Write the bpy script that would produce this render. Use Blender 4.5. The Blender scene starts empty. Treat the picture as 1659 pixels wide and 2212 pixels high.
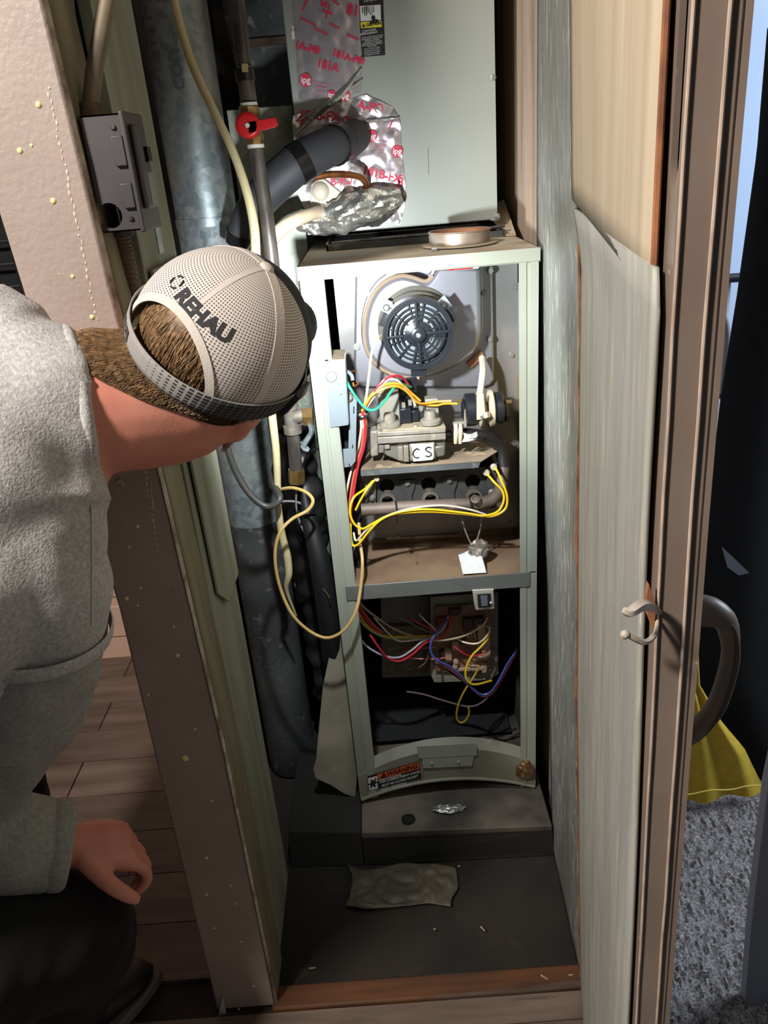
import bpy, bmesh, math, random
from mathutils import Vector as V, noise, geometry
from math import sin, cos, pi, radians

random.seed(7)
C = bpy.context.scene.collection
SC = bpy.context.scene

# ------------------------------------------------------------------ camera
PITCH, ROLL, YAW = 0.42272805, -0.08336295, 0.00998608
CAM = V((0.1126827, -1.21947651, 1.19291625))
FPX, CX, CY = 1661.0, 829.5, 1106.0
R_ = V((cos(YAW), sin(YAW), 0)); F_ = V((-sin(YAW), cos(YAW), 0)); U_ = V((0, 0, 1))
F_, U_ = cos(PITCH)*F_ - sin(PITCH)*U_, cos(PITCH)*U_ + sin(PITCH)*F_
R_, U_ = cos(ROLL)*R_ + sin(ROLL)*U_, cos(ROLL)*U_ - sin(ROLL)*R_
cam_data = bpy.data.cameras.new('camera')
cam_data.sensor_fit = 'VERTICAL'; cam_data.sensor_height = 24.0
cam_data.lens = 24.0*FPX/2212.0
cam_data.clip_start = 0.02
cam = bpy.data.objects.new('camera', cam_data); C.objects.link(cam)
from mathutils import Matrix
cam.matrix_world = Matrix(((R_.x, U_.x, -F_.x, CAM.x), (R_.y, U_.y, -F_.y, CAM.y), (R_.z, U_.z, -F_.z, CAM.z), (0, 0, 0, 1)))
SC.camera = cam

# ------------------------------------------------------------------ light
SC.view_settings.view_transform = 'Standard'; SC.view_settings.look = 'None'
SC.view_settings.exposure = 0.0; SC.view_settings.gamma = 1.0
SC.view_settings.use_curve_mapping = False
world = bpy.data.worlds.new('world'); SC.world = world; world.use_nodes = True
world.node_tree.nodes['Background'].inputs[0].default_value = (0.85, 0.92, 1.0, 1)
world.node_tree.nodes['Background'].inputs[1].default_value = 0.07

def lamp(name, kind, loc, target, energy, color, **kw):
    d = bpy.data.lights.new(name, kind); d.energy = energy; d.color = color
    for k, v in kw.items(): setattr(d, k, v)
    o = bpy.data.objects.new(name, d); C.objects.link(o); o.location = loc
    o.rotation_euler = (V(target) - V(loc)).to_track_quat('-Z', 'Y').to_euler()
    return o
# ceiling bulb of the hall, up on the left behind the technician
lamp('ceiling_lamp', 'POINT', (-.88, -1.36, 2.10), (0, 0, 0), 180, (1.0, 0.93, 0.87), shadow_soft_size=0.10)
# daylight of the right-hand room
lamp('window_daylight', 'AREA', (2.2, .0, 1.6), (1.0, .7, .3), 62, (0.74, 0.86, 1.0), shape='RECTANGLE', size=1.0, size_y=1.2)

# ------------------------------------------------------------------ pixel rays to real planes
def ray(px, py): return R_*((px-CX)/FPX) - U_*((py-CY)/FPX) + F_
def P(px, py, y):
    d = ray(px, py); return CAM + d*((y-CAM.y)/d.y)
def PZ(px, py, z):
    d = ray(px, py); return CAM + d*((z-CAM.z)/d.z)
def PX(px, py, x):
    d = ray(px, py); return CAM + d*((x-CAM.x)/d.x)
def Q(px, py, w): return CAM + ray(px, py)*w

# ------------------------------------------------------------------ materials
def lin(c):
    o = []
    for v in c[:3]:
        v /= 255.0
        o.append(v/12.92 if v <= 0.04045 else ((v+0.055)/1.055)**2.4)
    return (*o, 1)
MATS = {}
def mat(name, c1, c2=None, scale=20, detail=4, rough=0.5, metal=0.0, bump=0.0, bscale=None, stretch=(1, 1, 1), lo=0.35, hi=0.65, spots=None, kind='noise', spec=None, sss=0):
    """c1/c2 mixed by a noise (or voronoi) in object space; spots = (colour, scale, lo, hi)."""
    if name in MATS: return MATS[name]
    m = bpy.data.materials.new(name); m.use_nodes = True
    nt = m.node_tree; b = nt.nodes['Principled BSDF']
    b.inputs['Roughness'].default_value = rough; b.inputs['Metallic'].default_value = metal
    if spec is not None: b.inputs['Specular IOR Level'].default_value = spec
    if sss:
        b.inputs['Subsurface Weight'].default_value = sss; b.inputs['Subsurface Radius'].default_value = (0.01, 0.004, 0.002)
    b.inputs['Base Color'].default_value = lin(c1)
    if c2 is None and not bump: MATS[name] = m; return m
    tc = nt.nodes.new('ShaderNodeTexCoord'); mp = nt.nodes.new('ShaderNodeMapping')
    mp.inputs['Scale'].default_value = stretch
    nt.links.new(tc.outputs['Object'], mp.inputs['Vector'])
    def tex(sc, k='noise', d=detail):
        if k == 'noise':
            t = nt.nodes.new('ShaderNodeTexNoise'); t.inputs['Scale'].default_value = sc; t.inputs['Detail'].default_value = d
            out = t.outputs['Fac']
        else:
            t = nt.nodes.new('ShaderNodeTexVoronoi'); t.inputs['Scale'].default_value = sc
            sep = nt.nodes.new('ShaderNodeSeparateColor'); nt.links.new(t.outputs['Color'], sep.inputs[0]); out = sep.outputs[0]
        nt.links.new(mp.outputs[0], t.inputs['Vector']); return out
    def ramp(src, a, b_):
        r = nt.nodes.new('ShaderNodeMapRange'); r.inputs[1].default_value = a; r.inputs[2].default_value = b_
        nt.links.new(src, r.inputs[0]); return r.outputs[0]
    col = None
    if c2 is not None:
        mx = nt.nodes.new('ShaderNodeMix'); mx.data_type = 'RGBA'
        mx.inputs[6].default_value = lin(c1); mx.inputs[7].default_value = lin(c2)
        nt.links.new(ramp(tex(scale, kind), lo, hi), mx.inputs[0]); col = mx.outputs[2]
        for s in (spots or []):
            m2 = nt.nodes.new('ShaderNodeMix'); m2.data_type = 'RGBA'
            nt.links.new(col, m2.inputs[6]); m2.inputs[7].default_value = lin(s[0])
            nt.links.new(ramp(tex(s[1]), s[2], s[3]), m2.inputs[0]); col = m2.outputs[2]
        nt.links.new(col, b.inputs['Base Color'])
    if bump:
        bp = nt.nodes.new('ShaderNodeBump'); bp.inputs['Strength'].default_value = min(bump, 1); bp.inputs['Distance'].default_value = 0.002*max(1, bump)
        nt.links.new(tex(bscale or scale), bp.inputs['Height']); nt.links.new(bp.outputs[0], b.inputs['Normal'])
    MATS[name] = m; return m

# ------------------------------------------------------------------ geometry helpers
class MB:
    def __init__(s): s.v = []; s.f = []
    def add(s, vs, fs):
        o = len(s.v); s.v += [V(p) for p in vs]; s.f += [tuple(i+o for i in f) for f in fs]; return s
    def hexa(s, p):
        return s.add(p, [(0, 3, 2, 1), (4, 5, 6, 7), (0, 1, 5, 4), (1, 2, 6, 5), (2, 3, 7, 6), (3, 0, 4, 7)])
    def box(s, a, b):
        x0, x1 = sorted((a[0], b[0])); y0, y1 = sorted((a[1], b[1])); z0, z1 = sorted((a[2], b[2]))
        return s.hexa([(x0, y0, z0), (x1, y0, z0), (x1, y1, z0), (x0, y1, z0), (x0, y0, z1), (x1, y0, z1), (x1, y1, z1), (x0, y1, z1)])
    def prism(s, poly, ext):
        n = len(poly); ext = V(ext); vs = [V(p) for p in poly] + [V(p)+ext for p in poly]
        return s.add(vs, [tuple(range(n)), tuple(range(2*n-1, n-1, -1))] + [(i, i+n, (i+1) % n + n, (i+1) % n) for i in range(n)])
    def tube(s, pts, r, n=10, smooth=4, cap=True, squash=None):
        pts = [V(p) for p in pts]; rs = list(r) if isinstance(r, (list, tuple)) else [r]*len(pts)
        if smooth > 1 and len(pts) > 2:
            q = []; qr = []
            for i in range(len(pts)-1):
                p0, p1, p2, p3 = pts[max(i-1, 0)], pts[i], pts[i+1], pts[min(i+2, len(pts)-1)]
                for k in range(smooth):
                    t = k/smooth
                    q.append(0.5*((2*p1)+(p2-p0)*t+(2*p0-5*p1+4*p2-p3)*t*t+(3*p1-p0-3*p2+p3)*t**3))
                    qr.append(rs[i]*(1-t)+rs[i+1]*t)
            q.append(pts[-1]); qr.append(rs[-1]); pts, rs = q, qr
        t0 = (pts[1]-pts[0]).normalized(); a = t0.orthogonal().normalized()
        vs = []
        for i, p in enumerate(pts):
            t = (pts[min(i+1, len(pts)-1)]-pts[max(i-1, 0)]).normalized()
            a = (a - t*a.dot(t)).normalized(); b = t.cross(a)
            for k in range(n):
                th = 2*pi*k/n; vs.append(p + (a*cos(th)+b*sin(th))*rs[i])
        fs = [(i*n+k, i*n+(k+1) % n, (i+1)*n+(k+1) % n, (i+1)*n+k) for i in range(len(pts)-1) for k in range(n)]
        if cap: fs += [tuple(range(n-1, -1, -1)), tuple((len(pts)-1)*n+k for k in range(n))]
        return s.add(vs, fs)
    def lathe(s, o, ax, prof, n=24, cap=True):
        o = V(o); ax = V(ax).normalized(); a = ax.orthogonal().normalized(); b = ax.cross(a)
        vs = [o + ax*h + (a*cos(2*pi*k/n)+b*sin(2*pi*k/n))*r for r, h in prof for k in range(n)]
        fs = [(i*n+k, i*n+(k+1) % n, (i+1)*n+(k+1) % n, (i+1)*n+k) for i in range(len(prof)-1) for k in range(n)]
        if cap: fs += [tuple(range(n-1, -1, -1)), tuple((len(prof)-1)*n+k for k in range(n))]
        return s.add(vs, fs)
    def ball(s, c, r, ax=None, nu=16, nv=10):
        c = V(c); r = (r, r, r) if isinstance(r, (int, float)) else r
        A = ax or (V((1, 0, 0)), V((0, 1, 0)), V((0, 0, 1)))
        vs = [c + A[2]*r[2]]
        for j in range(1, nv):
            t = pi*j/nv
            for i in range(nu):
                p = 2*pi*i/nu; vs.append(c + A[0]*(r[0]*sin(t)*cos(p)) + A[1]*(r[1]*sin(t)*sin(p)) + A[2]*(r[2]*cos(t)))
        vs.append(c - A[2]*r[2]); L = len(vs)-1
        fs = [(0, 1+i, 1+(i+1) % nu) for i in range(nu)] + [(L, 1+(nv-2)*nu+(i+1) % nu, 1+(nv-2)*nu+i) for i in range(nu)]
        fs += [(1+j*nu+i, 1+(j+1)*nu+i, 1+(j+1)*nu+(i+1) % nu, 1+j*nu+(i+1) % nu) for j in range(nv-2) for i in range(nu)]
        return s.add(vs, fs)
    def grid(s, nu, nv, fn, keep=None):
        vs = [fn(i/nu, j/nv) for j in range(nv+1) for i in range(nu+1)]
        fs = [(j*(nu+1)+i, j*(nu+1)+i+1, (j+1)*(nu+1)+i+1, (j+1)*(nu+1)+i) for j in range(nv) for i in range(nu)
              if keep is None or keep((i+.5)/nu, (j+.5)/nv)]
        return s.add(vs, fs)
    def shell(s, nu, nv, fn, ext):
        ext = V(ext); a = [V(fn(i/nu, j/nv)) for j in range(nv+1) for i in range(nu+1)]; n = len(a); w = nu+1
        fs = []
        for j in range(nv):
            for i in range(nu):
                q = (j*w+i, j*w+i+1, (j+1)*w+i+1, (j+1)*w+i); fs += [q, tuple(k+n for k in reversed(q))]
        rim = [i for i in range(nu)] + [j*w+nu for j in range(nv)] + [nv*w+i for i in range(nu, 0, -1)] + [j*w for j in range(nv, 0, -1)]
        fs += [(rim[(k+1) % len(rim)], rim[k], rim[k]+n, rim[(k+1) % len(rim)]+n) for k in range(len(rim))]
        return s.add(a+[p+ext for p in a], fs)
    def plate(s, outer, holes, to3, ext):
        """flat plate with real holes; outer/holes are 2-D loops, to3 maps 2-D to 3-D, ext is the thickness vector"""
        pts = []; ed = []
        for lp in [outer]+holes:
            o = len(pts); pts += [V((p[0], p[1])) for p in lp]; ed += [(o+i, o+(i+1) % len(lp)) for i in range(len(lp))]
        vo, _, fo, *_r = geometry.delaunay_2d_cdt(pts, ed, [], 0, 1e-7)
        def inside(p, lp):
            c = False
            for i in range(len(lp)):
                a, b = lp[i], lp[i-1]
                if (a[1] > p[1]) != (b[1] > p[1]) and p[0] < (b[0]-a[0])*(p[1]-a[1])/(b[1]-a[1])+a[0]: c = not c
            return c
        fs = []
        for f in fo:
            c = sum((vo[i] for i in f), V((0, 0)))/len(f)
            if inside(c, outer) and not any(inside(c, h) for h in holes): fs.append(tuple(f))
        n = len(vo); ext = V(ext); top = [V(to3(p[0], p[1])) for p in vo]
        walls = {}
        for f in fs:
            for i in range(len(f)):
                a, b = f[i], f[(i+1) % len(f)]
                if (b, a) in walls: del walls[(b, a)]
                else: walls[(a, b)] = 1
        allf = fs + [tuple(i+n for i in reversed(f)) for f in fs] + [(b, a, a+n, b+n) for a, b in walls]
        return s.add(top+[p+ext for p in top], allf)
    def build(s, name, m, parent=None, smooth=40, bevel=0, loc=None, mods=None):
        if parent is not None: o0 = WORLD[parent.name]
        elif loc is not None: o0 = V(loc)
        else:
            xs = [p.x for p in s.v]; ys = [p.y for p in s.v]; zs = [p.z for p in s.v]
            o0 = V(((min(xs)+max(xs))/2, (min(ys)+max(ys))/2, min(zs)))
        me = bpy.data.meshes.new(name); me.from_pydata([p-o0 for p in s.v], [], s.f)
        bm = bmesh.new(); bm.from_mesh(me); bmesh.ops.recalc_face_normals(bm, faces=bm.faces); bm.to_mesh(me); bm.free()
        for mm in (m if isinstance(m, list) else [m]): me.materials.append(mm)
        if smooth:
            me.polygons.foreach_set('use_smooth', [True]*len(me.polygons)); me.set_sharp_from_angle(angle=radians(smooth))
        o = bpy.data.objects.new(name, me); C.objects.link(o)
        if parent is not None: o.parent = parent
        else: o.location = o0
        WORLD[o.name] = o0
        if bevel:
            b = o.modifiers.new('bevel', 'BEVEL'); b.width = bevel; b.segments = 2; b.limit_method = 'ANGLE'; b.angle_limit = radians(40)
        return o
WORLD = {}
def thing(name, label, cat, loc, group=None):
    o = bpy.data.objects.new(name, None); C.objects.link(o); o.location = loc; WORLD[o.name] = V(loc)
    o.empty_display_size = 0.05
    return tag(o, label, cat, group)
def tag(o, label, cat, group=None):
    o['label'] = label; o['category'] = cat
    if group: o['group'] = group
    return o
def struct(o, label=None):
    o['kind'] = 'structure'
    if label: o['label'] = label
    return o
def circle(cx, cy, r, n=20, ry=None): return [(cx+r*cos(2*pi*i/n), cy+(ry or r)*sin(2*pi*i/n)) for i in range(n)]
def remesh(o, voxel, iters=4, fac=0.5):
    md = o.modifiers.new('remesh', 'REMESH'); md.mode = 'VOXEL'; md.voxel_size = voxel; md.use_smooth_shade = True
    if iters:
        sm = o.modifiers.new('smooth', 'SMOOTH'); sm.iterations = iters; sm.factor = fac
    dg = bpy.context.evaluated_depsgraph_get(); me = bpy.data.meshes.new_from_object(o.evaluated_get(dg))
    old = o.data; mats = list(old.materials); o.modifiers.clear(); o.data = me; me.name = o.name
    me.materials.clear()
    for mm in mats: me.materials.append(mm)
    bpy.data.meshes.remove(old)
    me.polygons.foreach_set('use_smooth', [True]*len(me.polygons))
    return o
def text2d(txt, size=1.0, bold=0.0):
    cu = bpy.data.curves.new('txt', 'FONT'); cu.body = txt; cu.size = size; cu.align_x = 'CENTER'; cu.align_y = 'CENTER'
    cu.offset = bold; cu.resolution_u = 3; cu.fill_mode = 'FRONT'
    o = bpy.data.objects.new('txt', cu); C.objects.link(o)
    dg = bpy.context.evaluated_depsgraph_get(); me = o.evaluated_get(dg).to_mesh()
    vs = [(v.co.x, v.co.y) for v in me.vertices]; fs = [tuple(p.vertices) for p in me.polygons]
    o.evaluated_get(dg).to_mesh_clear(); bpy.data.objects.remove(o); bpy.data.curves.remove(cu)
    return vs, fs
def add_text(mb, txt, size, to3, bold=0.0):
    vs, fs = text2d(txt, size, bold); mb.add([to3(x, y) for x, y in vs], fs); return mb
def plane_map(o, ax, ay):
    o, ax, ay = V(o), V(ax).normalized(), V(ay).normalized()
    return lambda x, y: o + ax*x + ay*y
def wire(name, label, pts, r, m, group=None, n=6, cat='wire'):
    """pts: (px, py, y-depth)"""
    o = MB().tube([P(*p) for p in pts], r, n=n, smooth=6).build(name, m)
    return tag(o, label, cat, group)
def nz(p, s=1.0, seed=0): return noise.noise(V((p[0]*s+seed*17.3, p[1]*s, p[2]*s)))
# ================================================================== SETTING
m_taupe = mat('taupe_paint', (168, 152, 142), (158, 142, 132), scale=9, rough=.5, bump=.35, bscale=160)
m_drywall = mat('raw_edge', (196, 186, 168), (120, 104, 84), scale=40, rough=.9, bump=.8)
m_board = mat('green_grey_board', (150, 152, 134), (128, 126, 104), scale=6, rough=.8, stretch=(4, 4, .6), bump=.2, bscale=30)
m_olive = mat('olive_board', (142, 134, 108), (110, 100, 74), scale=5, rough=.85, stretch=(4, 4, .5), bump=.2, bscale=30)
m_brown = mat('brown_wood_edge', (126, 84, 52), (88, 56, 34), scale=14, rough=.8, stretch=(3, 3, .5))
m_galv = mat('galvanised_spangle', (158, 168, 170), (126, 138, 142), scale=95, kind='vor', lo=.1, hi=.9, rough=.42, metal=.55, spots=[((176, 178, 166), 6, .5, .75)])
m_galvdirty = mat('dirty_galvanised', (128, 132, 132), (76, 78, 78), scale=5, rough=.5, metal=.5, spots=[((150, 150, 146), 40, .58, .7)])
m_galvsheet = mat('galvanised_sheet', (150, 152, 146), (134, 136, 130), scale=60, kind='vor', lo=.1, hi=.9, stretch=(1, 1, .25), rough=.45, metal=.25, spots=[((196, 196, 190), 90, .58, .66), ((112, 112, 108), 5, .56, .72)])
m_galvsheet2 = mat('greenish_galvanised', (166, 172, 158), (146, 152, 138), scale=60, kind='vor', lo=.1, hi=.9, rough=.45, metal=.2, spots=[((120, 122, 112), 9, .6, .75)])
m_ply = mat('pale_plywood', (196, 180, 154), (182, 164, 138), scale=7, rough=.65, stretch=(5, 5, .35), bump=.12, bscale=25, spots=[((208, 194, 170), 18, .6, .8)])
m_plyold = mat('dusty_plywood', (190, 172, 152), (164, 142, 122), scale=6, rough=.8, stretch=(5, 5, .5), spots=[((150, 128, 108), 3, .55, .75)])
m_greypanel = mat('grey_weathered_panel', (176, 175, 164), (154, 153, 142), scale=11, detail=8, rough=.6, stretch=(4, 4, .45), bump=.12, bscale=30, spots=[((196, 192, 176), 24, .56, .72), ((152, 152, 150), 3, .48, .72), ((204, 200, 188), 60, .66, .72)])
m_doorpaint = mat('taupe_door_paint', (134, 118, 104), (124, 108, 96), scale=12, rough=.42, bump=.1, bscale=60, spots=[((176, 156, 140), 45, .68, .72)])
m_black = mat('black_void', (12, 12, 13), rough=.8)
m_dirtfloor = mat('dirty_closet_floor', (42, 36, 29), (27, 24, 21), scale=5, rough=.9, bump=.4, bscale=60, spots=[((60, 52, 42), 14, .6, .8), ((18, 16, 15), 3, .55, .7)])
m_rustwood = mat('worn_orange_wood', (104, 62, 32), (66, 42, 26), scale=8, rough=.7, stretch=(.6, 5, 5), spots=[((90, 78, 66), 6, .55, .7)])
m_carpet = mat('grey_carpet', (158, 152, 150), (84, 80, 80), scale=260, rough=1, bump=1, bscale=260)
m_blueW = mat('pale_blue_wall', (170, 186, 210), rough=.8)
m_peach = mat('peach_white_paint', (214, 178, 156), (206, 168, 146), scale=5, rough=.55)
m_darkwall = mat('dim_hall_wall', (66, 56, 52), (56, 48, 44), scale=4, rough=.8)
lam = [mat('laminate_%d' % i, a, b_, scale=5, rough=.45, stretch=(.7, 6, 6), spots=[((92, 76, 64), 9, .6, .72)])
       for i, (a, b_) in enumerate([((118, 99, 86), (90, 75, 64)), ((109, 91, 80), (83, 69, 60)), ((124, 107, 93), (98, 82, 71))])]

# --- closet and hall floors
o = MB().box((-1.7, -1.7, -.13), (2.6, 1.3, -.108)).build('floor', mat('subfloor', (60, 52, 46), rough=.9)); struct(o)
floor = o
rng = random.Random(3)
y = -1.6; row = 0
while y < .74:
    y1 = y + .118
    segs = [(-1.65, -.95), (-.947, -.262)] if y > -.40 else [(-1.65, -1.0 + .3*rng.random()), None, (.5, .5)]
    if y <= -.40:
        a = -.9 + .5*rng.random(); segs = [(-1.65, a), (a+.003, .50)]
    elif row % 2: segs = [(-1.65, -.7), (-.697, -.262)]
    for a, b_ in segs:
        MB().box((a, y, -.108), (b_, (min(y1, -.372) if b_ > 0 else y1)-.002, -.1+.0006*rng.random())).build('plank', lam[rng.randrange(3)], floor, smooth=0)
    y = y1; row += 1
yp = y
cf = MB().grid(30, 30, lambda u, v: V((-.158+.56*u, -.352+.9*v, -.0995+.0025*nz((u*8, v*12, 0)))))
o = cf.build('floor', m_dirtfloor); struct(o, 'dirty dark closet floor in front of the furnace')
tb = MB().box((-.156, -.372, -.108), (.384, -.330, -.093))
o = tb.build('trim_1', m_rustwood, bevel=.004); struct(o, 'worn orange brown wooden threshold strip of the closet')

# --- left partition: painted end facing us, thin skin behind it
prof = [(-.172, 1.75), (-.1735, 1.36), (-.168, 1.1), (-.158, .87), (-.150, .47), (-.150, -.1), (-.252, -.1), (-.249, .36), (-.246, .7), (-.262, 1.1), (-.275, 1.36), (-.29, 1.75)]
wl = MB().prism([(x, -.362, z) for x, z in prof], (0, .088, 0))
wl.box((-.262, -.274, -.1), (-.246, .76, 1.75))
wall_left = struct(wl.build('wall_left', m_taupe, bevel=.004), 'taupe painted partition end left of the furnace closet')
# rough drywall lip along its right edge
def rough_lip(u, v):
    z = -.1+1.8*v; x = np_interp(z, [(-.1, -.150), (.47, -.150), (.87, -.158), (1.1, -.168), (1.36, -.1735), (1.75, -.172)])
    r = nz((z*30, 2, 0))*.5+.5; w = .0035+.004*r
    ang = pi*u
    return V((x-.0005+w*.5*sin(ang)+.001, -.362-.001+.012*u-.002*r, z))
def np_interp(x, pts):
    if x <= pts[0][0]: return pts[0][1]
    for (a, b_), (c, d) in zip(pts, pts[1:]):
        if x <= c: return b_+(d-b_)*(x-a)/(c-a)
    return pts[-1][1]
MB().grid(4, 160, rough_lip).build('torn_edge', m_drywall, wall_left)
MB().hexa([(-.151, -.350, -.1), (-.1485, -.350, -.1), (-.1485, -.337, -.1), (-.151, -.337, -.1), (-.158, -.350, .82), (-.1555, -.350, .82), (-.1555, -.337, .82), (-.158, -.337, .82)]).build('bare_wood_strip', m_brown, wall_left)
# yellow specks and drips on the painted face
m_blob = mat('pale_yellow_blob', (226, 222, 158), rough=.5)
specks = [(83, 226, 7), (43, 325, 6.5), (68, 314, 4), (115, 434, 6.5), (157, 597, 4.5), (199, 685, 5.5), (128, 592, 2), (297, 1137, 4), (279, 1182, 3), (304, 1271, 3), (273, 1293, 5), (297, 1308, 3),
          (383, 1416, 5), (320, 1501, 3), (375, 1354, 3), (421, 1575, 3), (399, 1638, 8), (457, 1730, 3), (446, 1853, 4), (499, 1913, 3), (445, 1932, 4), (509, 1952, 3), (463, 2005, 3), (521, 2034, 3), (548, 2130, 3), (516, 2180, 2.5), (573, 2193, 4)]
for px, py, r in specks:
    p = P(px, py, -.362); s = r/FPX*1.0*(p-CAM).dot(F_)
    MB().ball(p, (s, s*.55, s), nu=10, nv=6).build('paint_drip', m_blob, wall_left)
MB().tube([P(655/2.592, 1000+112/2.592, -.3625), P(675/2.592, 1000+98/2.592, -.364), P(692/2.592, 1000+125/2.592, -.3625)], .002, n=6).build('paint_chip', m_drywall, wall_left)
for pts in ([(325, 1045), (328, 1080), (332, 1105)], [(370, 1267), (380, 1285), (388, 1292)]):
    MB().tube([P(a, b_, -.3622) for a, b_ in pts], .0009, n=5).build('paint_crack', m_drywall, wall_left)
rng = random.Random(2)
for i in range(34):
    t = i/33; p = P(104+106*t+6*rng.random()-3, 190+500*t, -.3622)
    MB().ball(p, (.0008+.0006*rng.random(), .0006, .0012+.002*rng.random()), nu=6, nv=4).build('paint_chip', mat('flake', (206, 196, 180), rough=.8), wall_left)
for i in range(14):
    t = i/13; p = P(313+26*t+3*rng.random(), 1020+170*t, -.3622)
    MB().ball(p, (.0008+.0006*rng.random(), .0006, .0012+.002*rng.random()), nu=6, nv=4).build('paint_chip', mat('flake', (206, 196, 180), rough=.8), wall_left)
MB().prism([P(480, 2155, -.366), P(470, 2205, -.366), P(478, 2225, -.366), P(488, 2190, -.366)], (0, .004, 0)).build('paint_flake', mat('flake', (206, 196, 180), rough=.8), wall_left)

# boards lining the closet on the left
MB().hexa([(-.166, -.272, -.1), (-.150, -.272, -.1), (-.150, -.262, -.1), (-.166, -.262, -.1), (-.176, -.272, 1.75), (-.166, -.272, 1.75), (-.166, -.262, 1.75), (-.176, -.262, 1.75)])
o = MB().prism([(x+.0016, -.348, z) for x, z in prof[:6]]+[(-.20, -.348, -.1), (-.21, -.348, 1.75)], (0, .0745, 0)).build('bare_stud', m_olive, wall_left, bevel=.002)
o = MB().hexa([(-.165, -.262, -.1), (-.153, -.262, -.1), (-.153, -.095, -.1), (-.165, -.095, -.1), (-.175, -.262, 1.75), (-.158, -.262, 1.75), (-.158, -.085, 1.75), (-.175, -.085, 1.75)]).build('lining_board', m_board, wall_left, bevel=.002)
pp = [PX(*a, -.1505) for a in ((405, 1000), (470, 1000), (516, 1222), (490, 1300), (462, 1305))]
pp = [V((-.1525, -.255, 1.0)), V((-.1525, -.10, 1.0)), pp[2], pp[3], V((-.1525, -.235, pp[4].z))]
pp[2].y = -.095
pp[0].z = pp[1].z = 1.10
MB().prism(pp, (.004, 0, 0)).build('cut_panel', m_board, wall_left, bevel=.001)

# --- back of the closet
struct(MB().box((-.25, .80, -.1), (.45, .82, 1.75)).build('wall_back', m_galvdirty))
# --- right wall: old plywood behind, galvanised sheet in front
def edge_l(t): return None
Lp = [PX(1165, -300, .388), PX(1165, 0, .388), PX(1163, 500, .388), PX(1174, 1000, .388), PX(1186, 1300, .388), PX(1195, 1800, .388), PX(1197, 1890, .388)]
Rp = [P(1236, -300, -.358), P(1240, 0, -.358), P(1243, 430, -.358), P(1262, 560, -.358), P(1255, 1100, -.358), P(1252, 1500, -.358), P(1258, 2125, -.358)]
Lt = sorted([(p.z, p.y) for p in Lp]); Rt = sorted([(p.z, p.x) for p in Rp])
def sheet(u, v):
    z = -.098+1.72*v; ly = np_interp(z, Lt); rx = np_interp(z, Rt)
    return V((.388*(1-u)+rx*u + .004*sin(pi*u)*nz((u*2, v*5, 1)), ly*(1-u)-.362*u, z))
mb = MB().grid(10, 50, sheet)
o = mb.build('wall_right', m_galvsheet); so = o.modifiers.new('thick', 'SOLIDIFY'); so.thickness = .003; so.offset = 1
struct(o, 'mottled galvanised sheet lining the closet on the right')
wall_right = o
MB().box((.392, .06, .96), (.402, .8, 1.75)).build('plywood_sheet', m_plyold, wall_right)
struct(MB().box((.404, -.36, -.1), (.43, .82, 1.75)).build('wall_right', m_taupe))
struct(MB().box((-.118, .30, .30), (-.004, .302, 1.30)).build('wall_back', m_galvsheet2), 'grey galvanised sheet behind the gas pipe')
# --- rooms beyond
struct(MB().box((.43, 1.25, -.1), (2.6, 1.27, 2.2)).build('wall_back', m_blueW))
struct(MB().box((-1.65, .76, -.1), (-.26, .78, 2.2)).build('wall_back', m_darkwall))
cp = MB().grid(220, 200, lambda u, v: (lambda x, yy: V((x, yy, -.098+.012*abs(nz((x, yy, 0), 70))+.008*nz((x, yy, 3), 150))))(.405+1.0*u, -.62+1.0*v))
o = cp.build('floor', m_carpet); struct(o, 'dark grey loop pile carpet right of the closet door')
struct(MB().box((.40, .38, -.1), (2.6, 1.25, -.094)).build('floor', m_carpet))

# hall door and base at the far end of the hall
hd = MB().box((-.90, .742, -.1), (-.262, .758, 1.75)).build('door_2', m_peach); struct(hd, 'peach white hall door seen low between shirt and partition')
z0 = P(260, 1415, .742).z; z1 = P(250, 1385, .742).z
MB().box((-.90, .730, -.1), (-.262, .742, P(250, 1425, .73).z)).build('bottom_rail', m_peach, hd, bevel=.003)
MB().box((-.84, .736, P(250, 1376, .736).z), (-.30, .742, P(250, 1310, .736).z)).build('raised_panel', m_peach, hd, bevel=.004)
MB().box((-.84, .736, P(250, 1290, .736).z), (-.30, .742, .85)).build('raised_panel', m_peach, hd, bevel=.004)

# --- closet door, swung out to the right of the photographer
Hl = Rt
Nl = [(-.1, .281), (.58, .267), (.86, .260), (1.0, .256), (1.14, .253), (1.62, .246)]
def D(s, z, t):
    h = V((np_interp(z, Hl), -.364, z)); n = V((np_interp(z, Nl), -.85, z))
    return h*(1-s)+n*s + V((.98, -.2, 0))*t
def dslab(mb, s0, s1, z0, z1, t0, t1, nzv=14, zl=None):
    for i in range(nzv):
        a = z0+(z1-z0)*i/nzv; b_ = z0+(z1-z0)*(i+1)/nzv
        o_ = len(mb.v)
        if i == 0: mb.add([D(s0, a, t0), D(s1, a, t0), D(s1, a, t1), D(s0, a, t1)], [(0, 1, 2, 3)]); o_ = len(mb.v)
        mb.add([D(s0, b_, t0), D(s1, b_, t0), D(s1, b_, t1), D(s0, b_, t1)], [])
        k = len(mb.v)-4
        mb.f += [(k-4+j, k-4+(j+1) % 4, k+(j+1) % 4, k+j) for j in range(4)]
    k = len(mb.v)-4; mb.f.append((k, k+1, k+2, k+3)); return mb
dz0, dz1 = -.085, 1.62
core = MB(); dslab(core, .01, .925, dz0, dz1, .001, .0215)
door = core.build('door_1', mat('door_core', (40, 34, 30), rough=.9), loc=(.36, -.36, dz0)); struct(door, 'open closet door with plywood face and taupe painted edge')
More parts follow.
